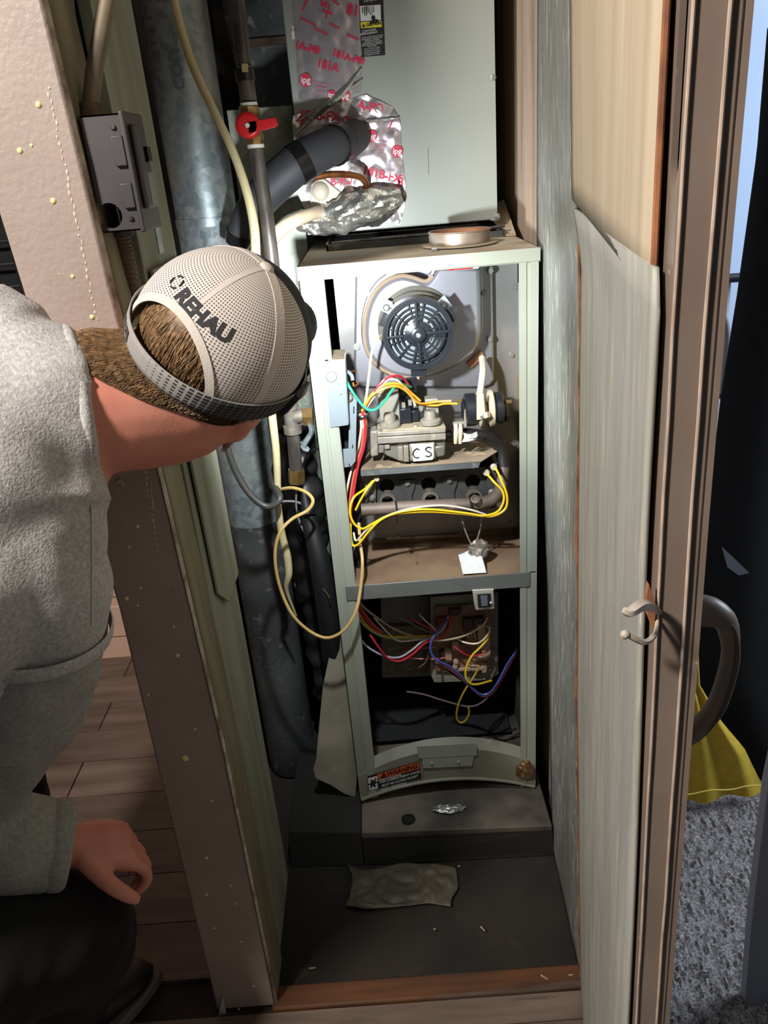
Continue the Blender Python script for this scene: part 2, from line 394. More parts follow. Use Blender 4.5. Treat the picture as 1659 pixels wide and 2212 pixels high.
mb = MB(); dslab(mb, .0, 1.0, dz0, dz1, .0215, .0245); mb.build('outer_skin', m_doorpaint, door)
# lock-side edge: stepped metal channel
mb = MB(); dslab(mb, .9945, 1.0, dz0, dz1, 0, .0215)
mb.build('edge_channel', m_doorpaint, door, bevel=.0015)
mb = MB(); mb.tube([D(1.003, dz0+(dz1-dz0)*i/40, .0153+.0006*nz((i, 0, 0), 1.3)) for i in range(41)], .0011, n=8, smooth=1); mb.build('edge_ridge', mat('worn_paint', (196, 174, 156), (170, 150, 134), scale=60, rough=.4), door)
mb = MB(); mb.tube([D(1.002, dz0+(dz1-dz0)*i/40, .001+.0005*nz((i, 5, 0), 1.3)) for i in range(41)], .001, n=8, smooth=1); mb.build('edge_corner', mat('worn_paint', (196, 174, 156)), door)
# stile on the inner face with a long rounded slot
slot_z = 1.178
hole = [(.957, 1.58), (.957, slot_z+.008)]+[(.9745+.0175*cos(a), slot_z+.008+.012*sin(a)) for a in [pi+pi*i/8 for i in range(1, 8)]]+[(.992, slot_z+.008), (.992, 1.58)]
mb = MB(); mb.plate([(.90, dz0), (.9955, dz0), (.9955, dz1), (.90, dz1)], [hole], lambda s, z: D(s, z, .000), V((.003, 0, 0)))
mb.build('stile', m_doorpaint, door)
mb = MB(); dslab(mb, .927, .9935, dz0, dz1, .019, .0212); mb.build('slot_shade_sheet', m_black, door)  # black sheet that puts the slot's inner shade into colour
# lower grey panel (slightly bowed) and upper plywood sheet
TOPL, TOPR = 1.13, 1.128
def gp(u, v):
    z = dz0+(1.137-dz0)*v; s = .004+.981*u - (.012*sin(v*9)+.010*nz((v*4, 0, 0)))*(u > .99) - (.02*max(0, (v-.975)/.025)**2 if u > .99 else 0)
    bow = -.0025*sin(pi*v)*u**3 - .0012*sin(pi*v*2.3)*u*u
    return D(s, z, -.002+bow)
mb = MB().grid(24, 60, gp); o = mb.build('inner_panel', m_greypanel, door); so = o.modifiers.new('t', 'SOLIDIFY'); so.thickness = .003; so.offset = -1
zl = P(1243, 428, -.37).z
def up(u, v):
    s = .0+.935*u; zb = (P(1243, 430, -.364).z)*(1-u) + 1.121*u
    return D(s, zb+(dz1-zb)*v, -.0055)
mb = MB().grid(12, 20, up); o = mb.build('plywood_panel', m_ply, door); so = o.modifiers.new('t', 'SOLIDIFY'); so.thickness = .0035; so.offset = -1
mb = MB(); mb.tube([D(.9355, 1.123+(dz1-1.123)*i/12, -.0035) for i in range(13)], .0018, n=6, smooth=1); mb.build('plywood_edge', mat('orange_edge', (172, 112, 74), (120, 78, 52), scale=40, rough=.8), door)
# brown splintered hinge edge
mb = MB(); mb.tube([D(-.006, dz0+(1.10-dz0)*i/30, -.005+.003*nz((i*.5, 3, 0))) for i in range(31)], [.0016+.0016*abs(nz((i*.7, 9, 0))) for i in range(31)], n=6, smooth=1); mb.build('hinge_edge', mat('orange_edge', (172, 112, 74)), door)
# torn latch strips
m_tear = mat('torn_white_metal', (206, 196, 180), (150, 130, 108), scale=50, rough=.4)
mb = MB(); mb.tube([P(1424, 1322, -.852), P(1405, 1310, -.86), P(1385, 1308, -.865), P(1362, 1322, -.87), P(1346, 1318, -.87)], [.0018, .0028, .0036, .003, .0018], n=6); mb.build('torn_strip', m_tear, door)
mb = MB(); mb.tube([P(1420, 1340, -.852), P(1415, 1370, -.86), P(1395, 1387, -.866), P(1372, 1380, -.868), P(1356, 1371, -.868)], [.001, .0014, .0018, .0018, .0014], n=6); mb.ball(P(1350, 1371, -.868), .0027, nu=8, nv=6); mb.build('torn_strip', m_tear, door)
MB().prism([P(1402, 1262, -.853), P(1418, 1310, -.853), P(1412, 1360, -.853), P(1400, 1330, -.853), P(1397, 1290, -.853)], (0, .004, 0)).build('splinter', mat('orange_edge', (172, 112, 74)), door)
# pull handle on the outer face
hp = [P(1490, 1318, -.815), P(1535, 1322, -.82), P(1568, 1345, -.82), P(1578, 1400, -.82), P(1568, 1460, -.82), P(1545, 1525, -.82), P(1510, 1570, -.815), P(1470, 1590, -.81)]
mb = MB().tube(hp, [.011, .0095, .007, .0055, .0055, .0058, .007, .009], n=14)
mb.build('pull_handle', mat('handle_paint', (128, 112, 98), rough=.4), door)
MB().tube([p+V((.002, -.006, 0)) for p in hp[1:-1]], .0016, n=6).build('handle_groove', mat('handle_line', (92, 80, 70), rough=.5), door)
# black rubber strip hanging on the sheet
o = MB().tube([PX(1176, -60, .384), PX(1178, 60, .383), PX(1184, 150, .381), PX(1189, 230, .380), PX(1190, 308, .379)], .0048, n=4).build('rubber_strip', mat('black_rubber', (44, 42, 42), rough=.6, bump=.3, bscale=200))
tag(o, 'black rubber weather strip hanging on the galvanised sheet beside the plywood door face', 'strip')
# ================================================================== PIPES, DUCTS AND ELECTRICS ON THE LEFT
m_iron = mat('dark_iron_pipe', (112, 104, 96), (70, 64, 60), scale=20, rough=.38, metal=.35, stretch=(3, 3, .6))
m_malleable = mat('grey_malleable', (140, 132, 120), (108, 100, 90), scale=40, rough=.6, metal=.3, bump=.3, bscale=150)
m_brass = mat('brass', (172, 142, 92), (136, 104, 62), scale=30, rough=.35, metal=.75)
m_white = mat('thread_tape', (224, 222, 212), rough=.7)
m_red = mat('red_lever', (206, 30, 34), rough=.35)
m_cream = mat('cream_vinyl', (214, 202, 160), (192, 176, 130), scale=12, rough=.4)
m_foam = mat('black_foam', (62, 64, 68), (50, 52, 56), scale=10, rough=.6, bump=.15, bscale=60)
m_btape = mat('black_tape', (18, 18, 20), rough=.25)
m_copper = mat('copper', (176, 118, 70), (128, 80, 44), scale=30, rough=.35, metal=.8)
m_pvc = mat('dusty_white_plastic', (214, 206, 188), (190, 178, 156), scale=20, rough=.45)
m_clearhose = mat('cloudy_hose', (206, 190, 164), (176, 154, 124), scale=15, rough=.3)
m_darkgrey = mat('dark_grey_enamel', (72, 68, 69), (62, 59, 60), scale=14, rough=.5, bump=.08, bscale=60)
m_dustytop = mat('dust_brown', (120, 100, 80), (96, 80, 62), scale=40, rough=.95)
m_conduit = mat('old_flex_conduit', (136, 124, 104), (108, 98, 82), scale=20, rough=.6, metal=.3)
m_cable = mat('dark_grey_cable', (62, 60, 56), rough=.45)

# big round galvanised duct
PXc, PYc, PR = -.169, .235, .0545
t = thing('round_duct', 'tall round galvanised sheet metal duct at the left of the furnace', 'duct', (PXc, PYc, -.1))
zs1 = P(430, 478, .18).z; zs2 = P(560, 1140, .18).z
MB().lathe((PXc, PYc, zs1), (0, 0, 1), [(PR-.001, 0), (PR-.001, 1.75-zs1)], n=40).build('duct_section', m_galv, t)
MB().lathe((PXc, PYc, zs2), (0, 0, 1), [(PR, 0), (PR, zs1-zs2-.014), (PR+.0012, zs1-zs2-.012), (PR+.0012, zs1-zs2-.006), (PR+.0008, zs1-zs2+.004)], n=40).build('duct_section', m_galv, t)
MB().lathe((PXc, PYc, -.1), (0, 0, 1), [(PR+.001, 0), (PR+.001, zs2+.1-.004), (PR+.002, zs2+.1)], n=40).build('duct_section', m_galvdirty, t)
def on_duct(zc, th0, rr=PR+.0012):
    def f(x, y):  # x runs up the duct, y round it
        th = th0 + y/rr
        return V((PXc+rr*sin(th), PYc-rr*cos(th), zc+x))
    return f
m_stamp = mat('faded_ink', (96, 104, 112), rough=.8)
m_stamp2 = mat('faded_ink_dark', (60, 62, 62), rough=.8)
mb = MB(); add_text(mb, 'COU', .026, on_duct(P(400, 150, .18).z, -.02)); mb.build('stamp_lettering', m_stamp, t)
mb = MB(); add_text(mb, 'C 1 2 1', .022, on_duct(P(345, 80, .18).z, -.62)); mb.build('stamp_lettering', m_stamp, t)
zc = P(590, 1410, .18).z
mb = MB()
for rad in (.030, .046):
    ring = [on_duct(zc, -.25)(rad*cos(a), rad*sin(a)) for a in [2*pi*i/40 for i in range(41)]]
    mb.tube(ring, .0005, n=4, smooth=1)
for i, ch in enumerate('PRIME QUALITY'):
    a0 = .4+i*.42
    def f(x, y, a0=a0):
        r = .038+y; a = -a0+pi-x/.038
        return on_duct(zc, -.25)(r*cos(a), -r*sin(a))
    if ch != ' ': add_text(mb, ch, .014, f)
mb.build('round_stamp', m_stamp2, t)

# old duct wall behind (upper left of the coil cabinet)
t = thing('return_duct', 'dirty galvanised duct face with rusty seam behind the gas pipe', 'duct', (-.06, .5, .75))
mb = MB().box((-.20, .50, .75), (-.002, .72, 1.75)); mb.build('duct_face', m_galvdirty, t)
zr = P(560, 92, .5).z
mb = MB().box((-.20, .492, zr-.006), (-.002, .50, zr+.006)); mb.build('rusty_seam', mat('rust', (112, 84, 68), (80, 60, 50), scale=30, rough=.9), t)
MB().grid(10, 30, lambda u, v: V((-.155+.035*u+.01*nz((u*3, v*6, 0)), .485-.02*sin(pi*u)+.01*nz((u*2, v*9, 4)), .75+1.0*v))).build('insulation_edge', mat('dark_insulation', (70, 62, 52), (36, 34, 32), scale=20, rough=1), t)

# gas line: down from the top, valve, then down to the tee beside the furnace
gy = .10
t = thing('gas_pipe', 'dark iron gas pipe running down beside the furnace with brass joints', 'pipe', P(640, 1045, gy))
MB().tube([P(503, -60, gy+.02), P(527, 140, gy+.01)], .0118, n=16).build('pipe_run', m_iron, t)
MB().tube([P(527, 150, gy+.01), P(531, 175, gy+.01)], .0145, n=16).build('black_sealant', m_btape, t)
MB().tube([P(529, 138, gy-.004), P(530, 156, gy-.004)], .006, n=4).build('tan_tag', mat('tan_tag', (200, 176, 132), rough=.7), t)
MB().tube([P(531, 175, gy+.01), P(538, 222, gy+.005)], .0125, n=16).build('pipe_nipple', m_iron, t)
MB().tube([P(537, 222, gy), P(538, 229, gy)], .0132, n=16).build('thread_tape', m_white, t)
MB().tube([P(552, 312, gy), P(553, 320, gy)], .0132, n=16).build('thread_tape', m_white, t)
MB().tube([P(553, 320, gy), P(580, 500, gy-.01), P(600, 680, gy-.02), P(618, 862, gy-.03)], .0115, n=16).build('pipe_run', m_iron, t)
ty = gy-.03
MB().tube([P(622, 868, ty), P(627, 884, ty), P(627.1, 885, ty), P(631, 918, ty), P(631.1, 919, ty), P(633, 935, ty)], [.0155, .0155, .0125, .0125, .016, .016], n=16, smooth=1).build('pipe_tee', m_malleable, t)
MB().tube([P(629, 902, ty), P(655, 898, ty)], .0125, n=14).build('tee_branch', m_malleable, t)
MB().tube([P(655, 901, ty-.004), P(676, 900, ty-.004)], .017, n=6).build('brass_nut', m_brass, t)
MB().tube([P(633, 935, ty), P(640, 1018, ty)], .0118, n=14).build('drip_nipple', m_iron, t)
MB().tube([P(640, 1014, ty), P(641, 1042, ty)], .0155, n=6).build('drip_cap', m_brass, t)
v = thing('shutoff_cock', 'red lever of the gas shutoff cock on the upper pipe', 'valve', P(545, 285, gy))
MB().tube([P(538, 230, gy), P(539, 246, gy), P(541, 258, gy), P(541.5, 262, gy), P(546, 284, gy), P(549, 296, gy), P(550, 312, gy)], [.0155, .0165, .013, .012, .012, .0155, .0148], n=8, smooth=1).build('valve_body', m_brass, v)
vc = P(536, 271, gy-.018)
mb = MB().lathe(vc, (0, -1, 0), [(.0185, 0), (.0185, .006), (.015, .009)], n=24)
mb.prism([vc+V((0, -.009, .005)), vc+V((.043, -.009, .007)), vc+V((.046, -.009, -.003)), vc+V((.040, -.009, -.006)), vc+V((.0, -.009, -.012))], (0, .008, 0))
mb.build('lever', m_red, v, bevel=.001)
MB().lathe(vc+V((0, -.009, 0)), (0, -1, 0), [(.004, 0), (.003, .002)], n=6).build('lever_screw', m_white, v)
# small crinkled strap hanging at the tee and black flex
tag(MB().tube([P(668, 915, .05), P(672, 935, .05), P(655, 965, .05), P(668, 972, .05), P(650, 955, .06)], [.004, .005, .006, .003, .002], n=5).build('crimped_strap', m_galv), 'crumpled metal strap scrap below the brass nut at the tee', 'strap')

# insulated suction line bending out of the foil
t = thing('insulated_line', 'thick black foam insulated refrigerant line bending out of the foil tape', 'pipe', P(660, 340, .14))
lp = [P(770, 293, .244), P(745, 306, .20), P(700, 322, .15), P(640, 356, .125), P(585, 405, .125), P(545, 455, .13), P(520, 500, .14), P(514, 523, .145)]
MB().tube(lp, [.026, .029, .03, .031, .03, .027, .022, .019], n=20).build('foam_sleeve', m_foam, t)
MB().tube([P(735, 310, .185), P(722, 315, .165)], .0315, n=20, smooth=1).build('tape_band', m_btape, t)
MB().tube([P(660, 344, .13), P(636, 359, .124)], .0322, n=20, smooth=1).build('tape_band', m_btape, t)
MB().tube([P(519, 503, .14), P(513, 526, .145)], [.0235, .0205], n=20, smooth=1).build('tape_band', m_btape, t)
o = MB().tube([P(795, 412, .245), P(790, 395, .22), P(775, 382, .19), P(730, 376, .16), P(680, 383, .145), P(625, 407, .14), P(580, 440, .15), P(545, 480, .17)], .0055, n=12).build('copper_line', m_copper)
tag(o, 'thin bent copper refrigerant tube entering the foil under the black insulated line', 'pipe')
o = MB().tube([P(697, 458, .235), P(675, 462, .20), P(640, 475, .18), P(605, 497, .17), P(575, 540, .17), P(560, 600, .17)], [.0105, .0105, .0115, .0115, .0115, .0115], n=14).build('drain_hose', m_clearhose)
tag(o, 'cloudy condensate drain hose leaving the white plastic drain fitting', 'hose')

# cream hose from top down past the head
hy = .02
hp = [(366, -60, hy), (380, 20, hy), (412, 130, hy), (455, 225, hy), (500, 320, hy), (532, 410, hy), (549, 490, hy), (553, 560, hy), (560, 660, hy), (575, 780, hy), (588, 900, hy), (597, 980, hy), (600, 1065, hy+.01)]
o = MB().tube([P(*a) for a in hp], [.0062]*5+[.0068, .0074, .0076, .0076, .0074, .007, .0066, .006], n=12).build('drain_tube', m_cream); tag(o, 'cream plastic tube curving down in front of the round duct', 'hose')
o = MB().tube([P(601, 1092, hy+.012), P(608, 1150, hy+.02), P(620, 1200, hy+.025), P(624, 1240, hy+.03), P(619, 1275, hy+.04), P(640, 1330, hy+.06)], [.006, .007, .0075, .007, .004, .0015], n=10).build('hose_end', m_cream); tag(o, 'lower piece of cream tube below the dark cable loop', 'hose')
o = MB().tube([P(470, 905, .0), P(490, 965, .0), P(510, 1020, .0), P(540, 1068, -.005), P(575, 1094, -.008), P(601, 1085, -.008), P(604, 1070, .0), P(593, 1048, .03), P(591, 1020, .05), P(600, 990, .06)], .0058, n=12).build('power_cable', m_cable); tag(o, 'thick dark grey cable looping below the head past the round duct', 'cable')
m_wtan = mat('tan_wire', (206, 176, 112), (190, 156, 92), scale=20, rough=.45)
o = MB().tube([P(*a) for a in [(600, 1058, .05), (632, 1054, .02), (662, 1064, .0), (676, 1082, -.01), (664, 1103, -.015), (630, 1122, -.02), (604, 1152, -.025), (594, 1200, -.025), (603, 1262, -.025), (628, 1322, -.03), (664, 1360, -.035), (705, 1378, -.04), (742, 1362, -.04), (768, 1322, -.03), (779, 1270, -.015), (783, 1215, .0), (778, 1170, .03), (775, 1130, .06)]], .003, n=8, smooth=6).build('thermostat_cable', m_wtan)
tag(o, 'tan thermostat cable hanging in a long loop over the left furnace post', 'cable')
wire('grey_wire', 'thin grey wire running down behind the tan cable loop', [(640, 1060, .09), (642, 1110, .09), (665, 1165, .08), (700, 1215, .07), (720, 1250, .07)], .0018, mat('grey_wire', (128, 124, 122), rough=.4))
wire('grey_wire', 'grey wire crossing behind the pipe cap', [(604, 1083, .1), (640, 1084, .1), (668, 1098, .1)], .0022, mat('grey_wire', (128, 124, 122)))
wire('black_wire', 'black wire curving from the post past the pipe cap', [(690, 968, .06), (665, 980, .06), (655, 1010, .07), (650, 1040, .08)], .002, m_btape)
wire('black_wire', 'black wire below the tan cable near the post', [(700, 1075, .06), (680, 1100, .06), (660, 1118, .07), (650, 1130, .08)], .002, m_btape)

# crumpled dark flexible duct beside the furnace and galvanised flap
def flex(u, v):
    a = 2*pi*u; p0, p1 = V((-.058, .20, .74)), V((-.052, .16, .15))
    c = p0.lerp(p1, v); r = .034*(1+.12*sin(v*70)) + .012*nz((cos(a), sin(a), v*7))
    return c + V((cos(a)*r, sin(a)*r, 0))
o = MB().grid(28, 120, flex).build('flex_duct', mat('dirty_black_foil', (58, 58, 58), (24, 24, 26), scale=14, rough=.4, metal=.5, bump=.4, bscale=40))
tag(o, 'crumpled dark flexible duct squeezed between pipe and furnace', 'duct')
o = MB().tube([P(655, 1060, .10), P(668, 1120, .08), P(690, 1210, .055), P(712, 1330, .05), P(722, 1420, .06), P(728, 1470, .08)], [.004, .014, .020, .024, .024, .016], n=14).build('black_hose', mat('black_hose', (20, 20, 22), rough=.6))
tag(o, 'black hose bulging left of the furnace post', 'hose')
fpx = [(728, 1300), (715, 1400), (698, 1480), (690, 1560), (683, 1640), (677, 1662), (682, 1681), (715, 1696), (745, 1715), (768, 1722), (775, 1600), (762, 1450), (752, 1300)]
fy = lambda y: .02+.02*(1-min(1, (y-1300)/420))
mb = MB().prism([P(a, b_, fy(b_)) for a, b_ in fpx], (0, .0015, 0))
o = mb.build('metal_flap', mat('flap_metal', (186, 178, 158), (140, 132, 116), scale=9, rough=.6, metal=.1, spots=[((160, 170, 178), 12, .6, .75), ((112, 88, 70), 10, .64, .74)]))
tag(o, 'bent galvanised side flap sticking out left of the furnace foot', 'panel')
o = MB().tube([P(698, 1272, .03), P(707, 1283, .02), P(712, 1290, .01), P(708, 1290, .008)], .001, n=6).build('brass_clip', m_brass); tag(o, 'tiny brass clip on the left furnace post', 'clip')

# switch box with conduit on the left lining board
bx1 = -.1205
yf, yb = -.352, -.283
zt, zb_ = 1.26, 1.15
t = thing('switch_box', 'dark grey metal disconnect switch box on the left lining board', 'electrical box', (-.15, -.31, zb_))
hole = circle(0, 0, .0145, 20)
kx, kz = P(238, 466, yf).x, P(238, 466, yf).z
mb = MB()
mb.plate([(-.166, zb_), (bx1-.004, zb_), (bx1-.004, zt), (-.166, zt)], [circle(kx, kz, .0125, 20)], lambda x, z: V((x, yf, z)), (0, .0015, 0))
mb.box((-.166, yf, zb_), (bx1-.004, yb, zb_+.0015)); mb.box((-.166, yf, zt-.0015), (bx1-.004, yb, zt)); mb.box((-.166, yb-.0015, zb_), (bx1-.004, yb, zt))
mb.build('box_body', m_darkgrey, t)
MB().box((bx1-.006, yf-.003, zb_-.002), (bx1-.001, yb+.002, zt+.002)).build('cover', m_darkgrey, t, bevel=.0015)
MB().box((bx1-.001, yf+.006, zb_+.020), (bx1+.005, yf+.030, zt-.010)).build('cover_boss', m_darkgrey, t, bevel=.005)
MB().box((bx1-.001, yf+.038, zb_+.020), (bx1+.0015, yb-.004, zt-.055)).build('rating_label', mat('grey_label', (150, 150, 148), (132, 132, 130), scale=160, rough=.6), t)
MB().box((bx1, yf+.042, zt-.045), (bx1+.006, yf+.055, zt-.030)).build('toggle', m_btape, t, bevel=.001)
for zz in (zt-.012, zb_+.012):
    MB().lathe((bx1-.014, yf-.001, zz), (0, -1, 0), [(.003, 0), (.002, .0015)], n=8).build('screw', m_iron, t)
for z0, z1 in ((zt-.048, zt-.02), (zb_+.022, zb_+.046)):
    MB().box((bx1-.018, yf-.004, z0), (bx1-.006, yf, z1)).build('latch_tab', m_darkgrey, t, bevel=.001)
MB().box((bx1-.008, yb-.010, zb_-.03), (bx1-.006, yb+.012, zb_+.002)).build('back_strap', m_galv, t)
cz = zt
def corrugated(pts, r, turns, name, m, parent):
    pts = [V(p) for p in pts]; n = turns*4; out = []; rr = []
    for i in range(n+1):
        f = i/n*(len(pts)-1); k = min(int(f), len(pts)-2); out.append(pts[k].lerp(pts[k+1], f-k)); rr.append(r*(1+.09*sin(i*pi/2)))
    return MB().tube(out, rr, n=12, smooth=1).build(name, m, parent)
MB().lathe(P(198, 246, -.325)+V((0, 0, -.004)), (0, 0, 1), [(.010, 0), (.0125, .001), (.0125, .006), (.0105, .007), (.0105, .014)], n=12).build('connector', m_dustytop, t)
c0 = P(198, 240, -.325)
MB().tube([c0, P(198, 205, -.322), P(206, 140, -.318), P(221, 60, -.31), P(236, -20, -.30), P(250, -90, -.29)], .0085, n=14).build('conduit', m_conduit, t)
corrugated([P(262, 500, -.305), P(272, 545, -.302), P(284, 600, -.298), P(300, 660, -.29)], .0085, 16, 'conduit', m_conduit, t)
MB().lathe(P(262, 500, -.305)+V((0, 0, -.006)), (0, 0, 1), [(.010, 0), (.0125, .002), (.0125, .010)], n=12).build('connector', m_darkgrey, t)
o = MB().tube([P(157, -60, -.255), P(172, 50, -.255), P(190, 150, -.25), P(200, 190, -.24), P(206, 232, -.225)], .0028, n=8).build('black_cable', m_btape); tag(o, 'thin black cable running down beside the conduit on the left boards', 'cable')
# ================================================================== COIL CABINET WITH FOIL TAPE
m_coil = mat('grey_cabinet_paint', (158, 162, 154), (152, 156, 148), scale=4, rough=.42, metal=.1, bump=.04, bscale=200)
m_foil = mat('foil_tape', (206, 196, 198), (190, 182, 186), scale=6, rough=.27, metal=.78, bump=.5, bscale=24)
m_foilblob = mat('crumpled_foil', (214, 214, 208), (186, 188, 178), scale=8, rough=.2, metal=.88, bump=1.0, bscale=70)
m_ink = mat('red_tape_ink', (206, 36, 72), rough=.5)
m_blacklabel = mat('black_label', (30, 28, 30), rough=.45)
m_label = mat('white_print', (226, 226, 222), rough=.6)
m_screw = mat('zinc_screw', (176, 178, 174), rough=.35, metal=.8)
Y0 = .25
cx0, cx1 = .002, P(1074, 470, Y0).x
cz0 = P(970, 483, Y0).z
coil = thing('coil_cabinet', 'grey painted coil cabinet above the furnace, patched with foil tape', 'cabinet', (.17, Y0, cz0))
MB().box((cx0, Y0, cz0), (cx1, .70, 1.75)).build('cabinet_panel', m_coil, coil, bevel=.002)
MB().box((cx1-.012, Y0-.0015, cz0-.001), (cx1, Y0, 1.75)).build('edge_fold', m_coil, coil)
for px, py in ((1064, 167), (1073, 468), (860, 478)):
    p = P(px, py, Y0); mb = MB().lathe(p, (0, -1, 0), [(.0065, 0), (.0065, .0012), (.0045, .0012), (.0045, .0045), (.003, .005)], n=6); mb.build('bolt', m_screw, coil)
MB().tube([P(925, 318, Y0), P(926, 376, Y0)], .0006, n=4).build('scratch', mat('scratch', (90, 90, 88)), coil)
# tape strip and patch, crumpled
def tape(poly, nu, nv, amp, base, seed):
    """fill a pixel quad strip (list of left/right pixel pairs from top to bottom) with a crumpled sheet"""
    def f(u, v):
        k = v*(len(poly)-1); i = min(int(k), len(poly)-2); t = k-i
        l = [poly[i][0][j]*(1-t)+poly[i+1][0][j]*t for j in (0, 1)]; r = [poly[i][1][j]*(1-t)+poly[i+1][1][j]*t for j in (0, 1)]
        p = P(l[0]*(1-u)+r[0]*u, l[1]*(1-u)+r[1]*u, Y0)
        e = 1.0
        n1 = abs(nz(p, 38, seed))-.25; n2 = nz(p, 90, seed+1)
        return p + V((0, -base-amp*(n1+.35*n2+.3), 0))
    return MB().grid(nu, nv, f)
tape([((630, -80), (772, -80)), ((633, 30), (776, 20)), ((640, 120), (779, 110)), ((646, 215), (781, 200))], 30, 46, .0012, .001, 1).build('foil_strip', m_foil, coil)
patch_poly = [((634, 250), (790, 204)), ((632, 270), (850, 232)), ((636, 310), (864, 262)), ((640, 360), (868, 330)), ((644, 420), (876, 400)), ((676, 490), (874, 446)), ((720, 500), (866, 476))]
tape(patch_poly, 60, 60, .004, .0015, 4).build('foil_patch', m_foil, coil)
# folds
for pts, r in (([(636, 288), (690, 240), (740, 200), (780, 148)], .006), ([(640, 262), (700, 228), (782, 172)], .004), ([(640, 287), (700, 270), (780, 262), (862, 254)], .0025), ([(650, 330), (700, 300), (740, 292)], .003)):
    MB().tube([P(a, b_, Y0-.006) for a, b_ in pts], [.0015]+[r]*(len(pts)-2)+[.0015], n=8).build('foil_fold', m_foilblob, coil)
def blob(c0, c1, rr, seed, nu=48, nv=26):
    def f(u, v):
        a = 2*pi*u; c = c0.lerp(c1, v); r = rr*(sin(pi*(.06+.88*v))**.55)
        r *= 1+.35*nz((cos(a)*1.7, sin(a)*1.7, v*6), 1, seed)+.22*abs(nz((cos(a)*4, sin(a)*4, v*15), 1, seed+3))
        d = (c1-c0).normalized(); n1 = V((0, -1, 0)); n2 = d.cross(n1).normalized()
        return c + n1*cos(a)*r*.8 + n2*sin(a)*r
    return MB().grid(nu, nv, f)
blob(P(688, 484, Y0-.02), P(868, 424, Y0-.02), .030, 2).build('foil_wrap', m_foilblob, coil, smooth=25)
blob(P(640, 488, Y0-.005), P(740, 492, Y0-.0), .014, 6, 30, 16).build('foil_wrap', m_foilblob, coil, smooth=25)
# red printing on the tape
def face(px, py, ang=0, yy=Y0-.0042):
    p = P(px, py, yy); ca, sa = cos(radians(ang)), sin(radians(ang))
    return plane_map(p, (ca, 0, sa), (-sa, 0, ca))
mb = MB()
PXU = .91/1000
for txt, px, py, h, a in (('181A-P®', 752, 124, 18, -20), ('181A', 708, 142, 21, -18), ('1A-P®', 664, 104, 19, -20), ('181A-P', 700, -20, 24, -20), ('81', 762, 22, 26, -14), ('181B-FX', 690, 250, 24, -8), ('A-P®', 800, 232, 24, -14),
                          ('181B-FX', 825, 378, 24, -18), ('B-P®', 737, 392, 22, 0), ('8', 865, 394, 24, -10), ('181B-P®', 738, 290, 20, 62), ('8-FX', 700, 10, 22, -70)):
    mb = MB(); add_text(mb, txt, h*PXU*.88, face(px, py, a), .0006); mb.build('red_lettering', m_ink, coil, smooth=0)
def dash(px, py, L, a):
    f = face(px, py, a); h = .0012; l = L*PXU/2; MB().add([f(-l, -h), f(l, -h), f(l, h), f(-l, h)], [(0, 1, 2, 3)]).build('red_dash', m_ink, coil, smooth=0)
for px, py, L, a in ((665, 46, 30, -28), (693, 67, 26, -28), (722, 56, 20, -28), (762, 80, 24, -26), (650, -10, 30, -28), (720, 0, 24, -40), (658, 10, 20, 60), (800, 262, 24, 8), (845, 268, 20, 60), (650, 270, 20, 70)): dash(px, py, L, a)
for px, py, r in ((660, 173, 11), (745, 207, 10), (802, 294, 11), (858, 327, 11), (716, 205, 8), (652, 256, 6)):
    f = face(px, py, -6, Y0-.0046); mbd = MB(); mbt = MB(); mbd.add([f(0, 0)]+[f(x, y) for x, y in circle(0, 0, r*PXU, 24)], [(0, i+1, (i+1) % 24+1) for i in range(24)])
    mbd.build('red_disc', m_ink, coil, smooth=0)
    if r > 7: add_text(mbt, 'ipg', r*PXU*1.35, face(px, py, -6, Y0-.0052), .0003); mbt.build('disc_lettering', m_label, coil, smooth=0)
for px, py in ((692, 180), (822, 304)):
    mb = MB()
    for k, s in enumerate(('intertape', 'polymer', 'group')): add_text(mb, s, .0062, face(px, py+k*9, -12, Y0-.0046))
    mb.build('red_lettering', mat('faint_ink', (206, 110, 136)), coil, smooth=0)
# drain pan plate with caps
dp = [(672, 398), (690, 385), (702, 387), (742, 420), (752, 432), (715, 462), (690, 476), (676, 478), (669, 440)]
MB().prism([P(a, b_, Y0-.010) for a, b_ in dp], (0, .006, 0)).build('drain_plate', m_pvc, coil, bevel=.002)
MB().lathe(P(692, 414, Y0-.010), (0, -1, 0), [(.0155, 0), (.0155, .004), (.012, .008), (.009, .010), (.0, .0102)], n=20, cap=False).build('drain_cap', m_pvc, coil)
MB().lathe(P(694, 459, Y0-.012), P(660, 467, Y0-.05)-P(694, 459, Y0-.012), [(.0145, -.004), (.0145, .006), (.012, .008), (.012, .022)], n=16).build('drain_spigot', m_pvc, coil)
MB().tube([P(704, 441, Y0-.02), P(713, 446, Y0-.02), P(716, 455, Y0-.018)], .003, n=6).build('pan_clip', m_pvc, coil)
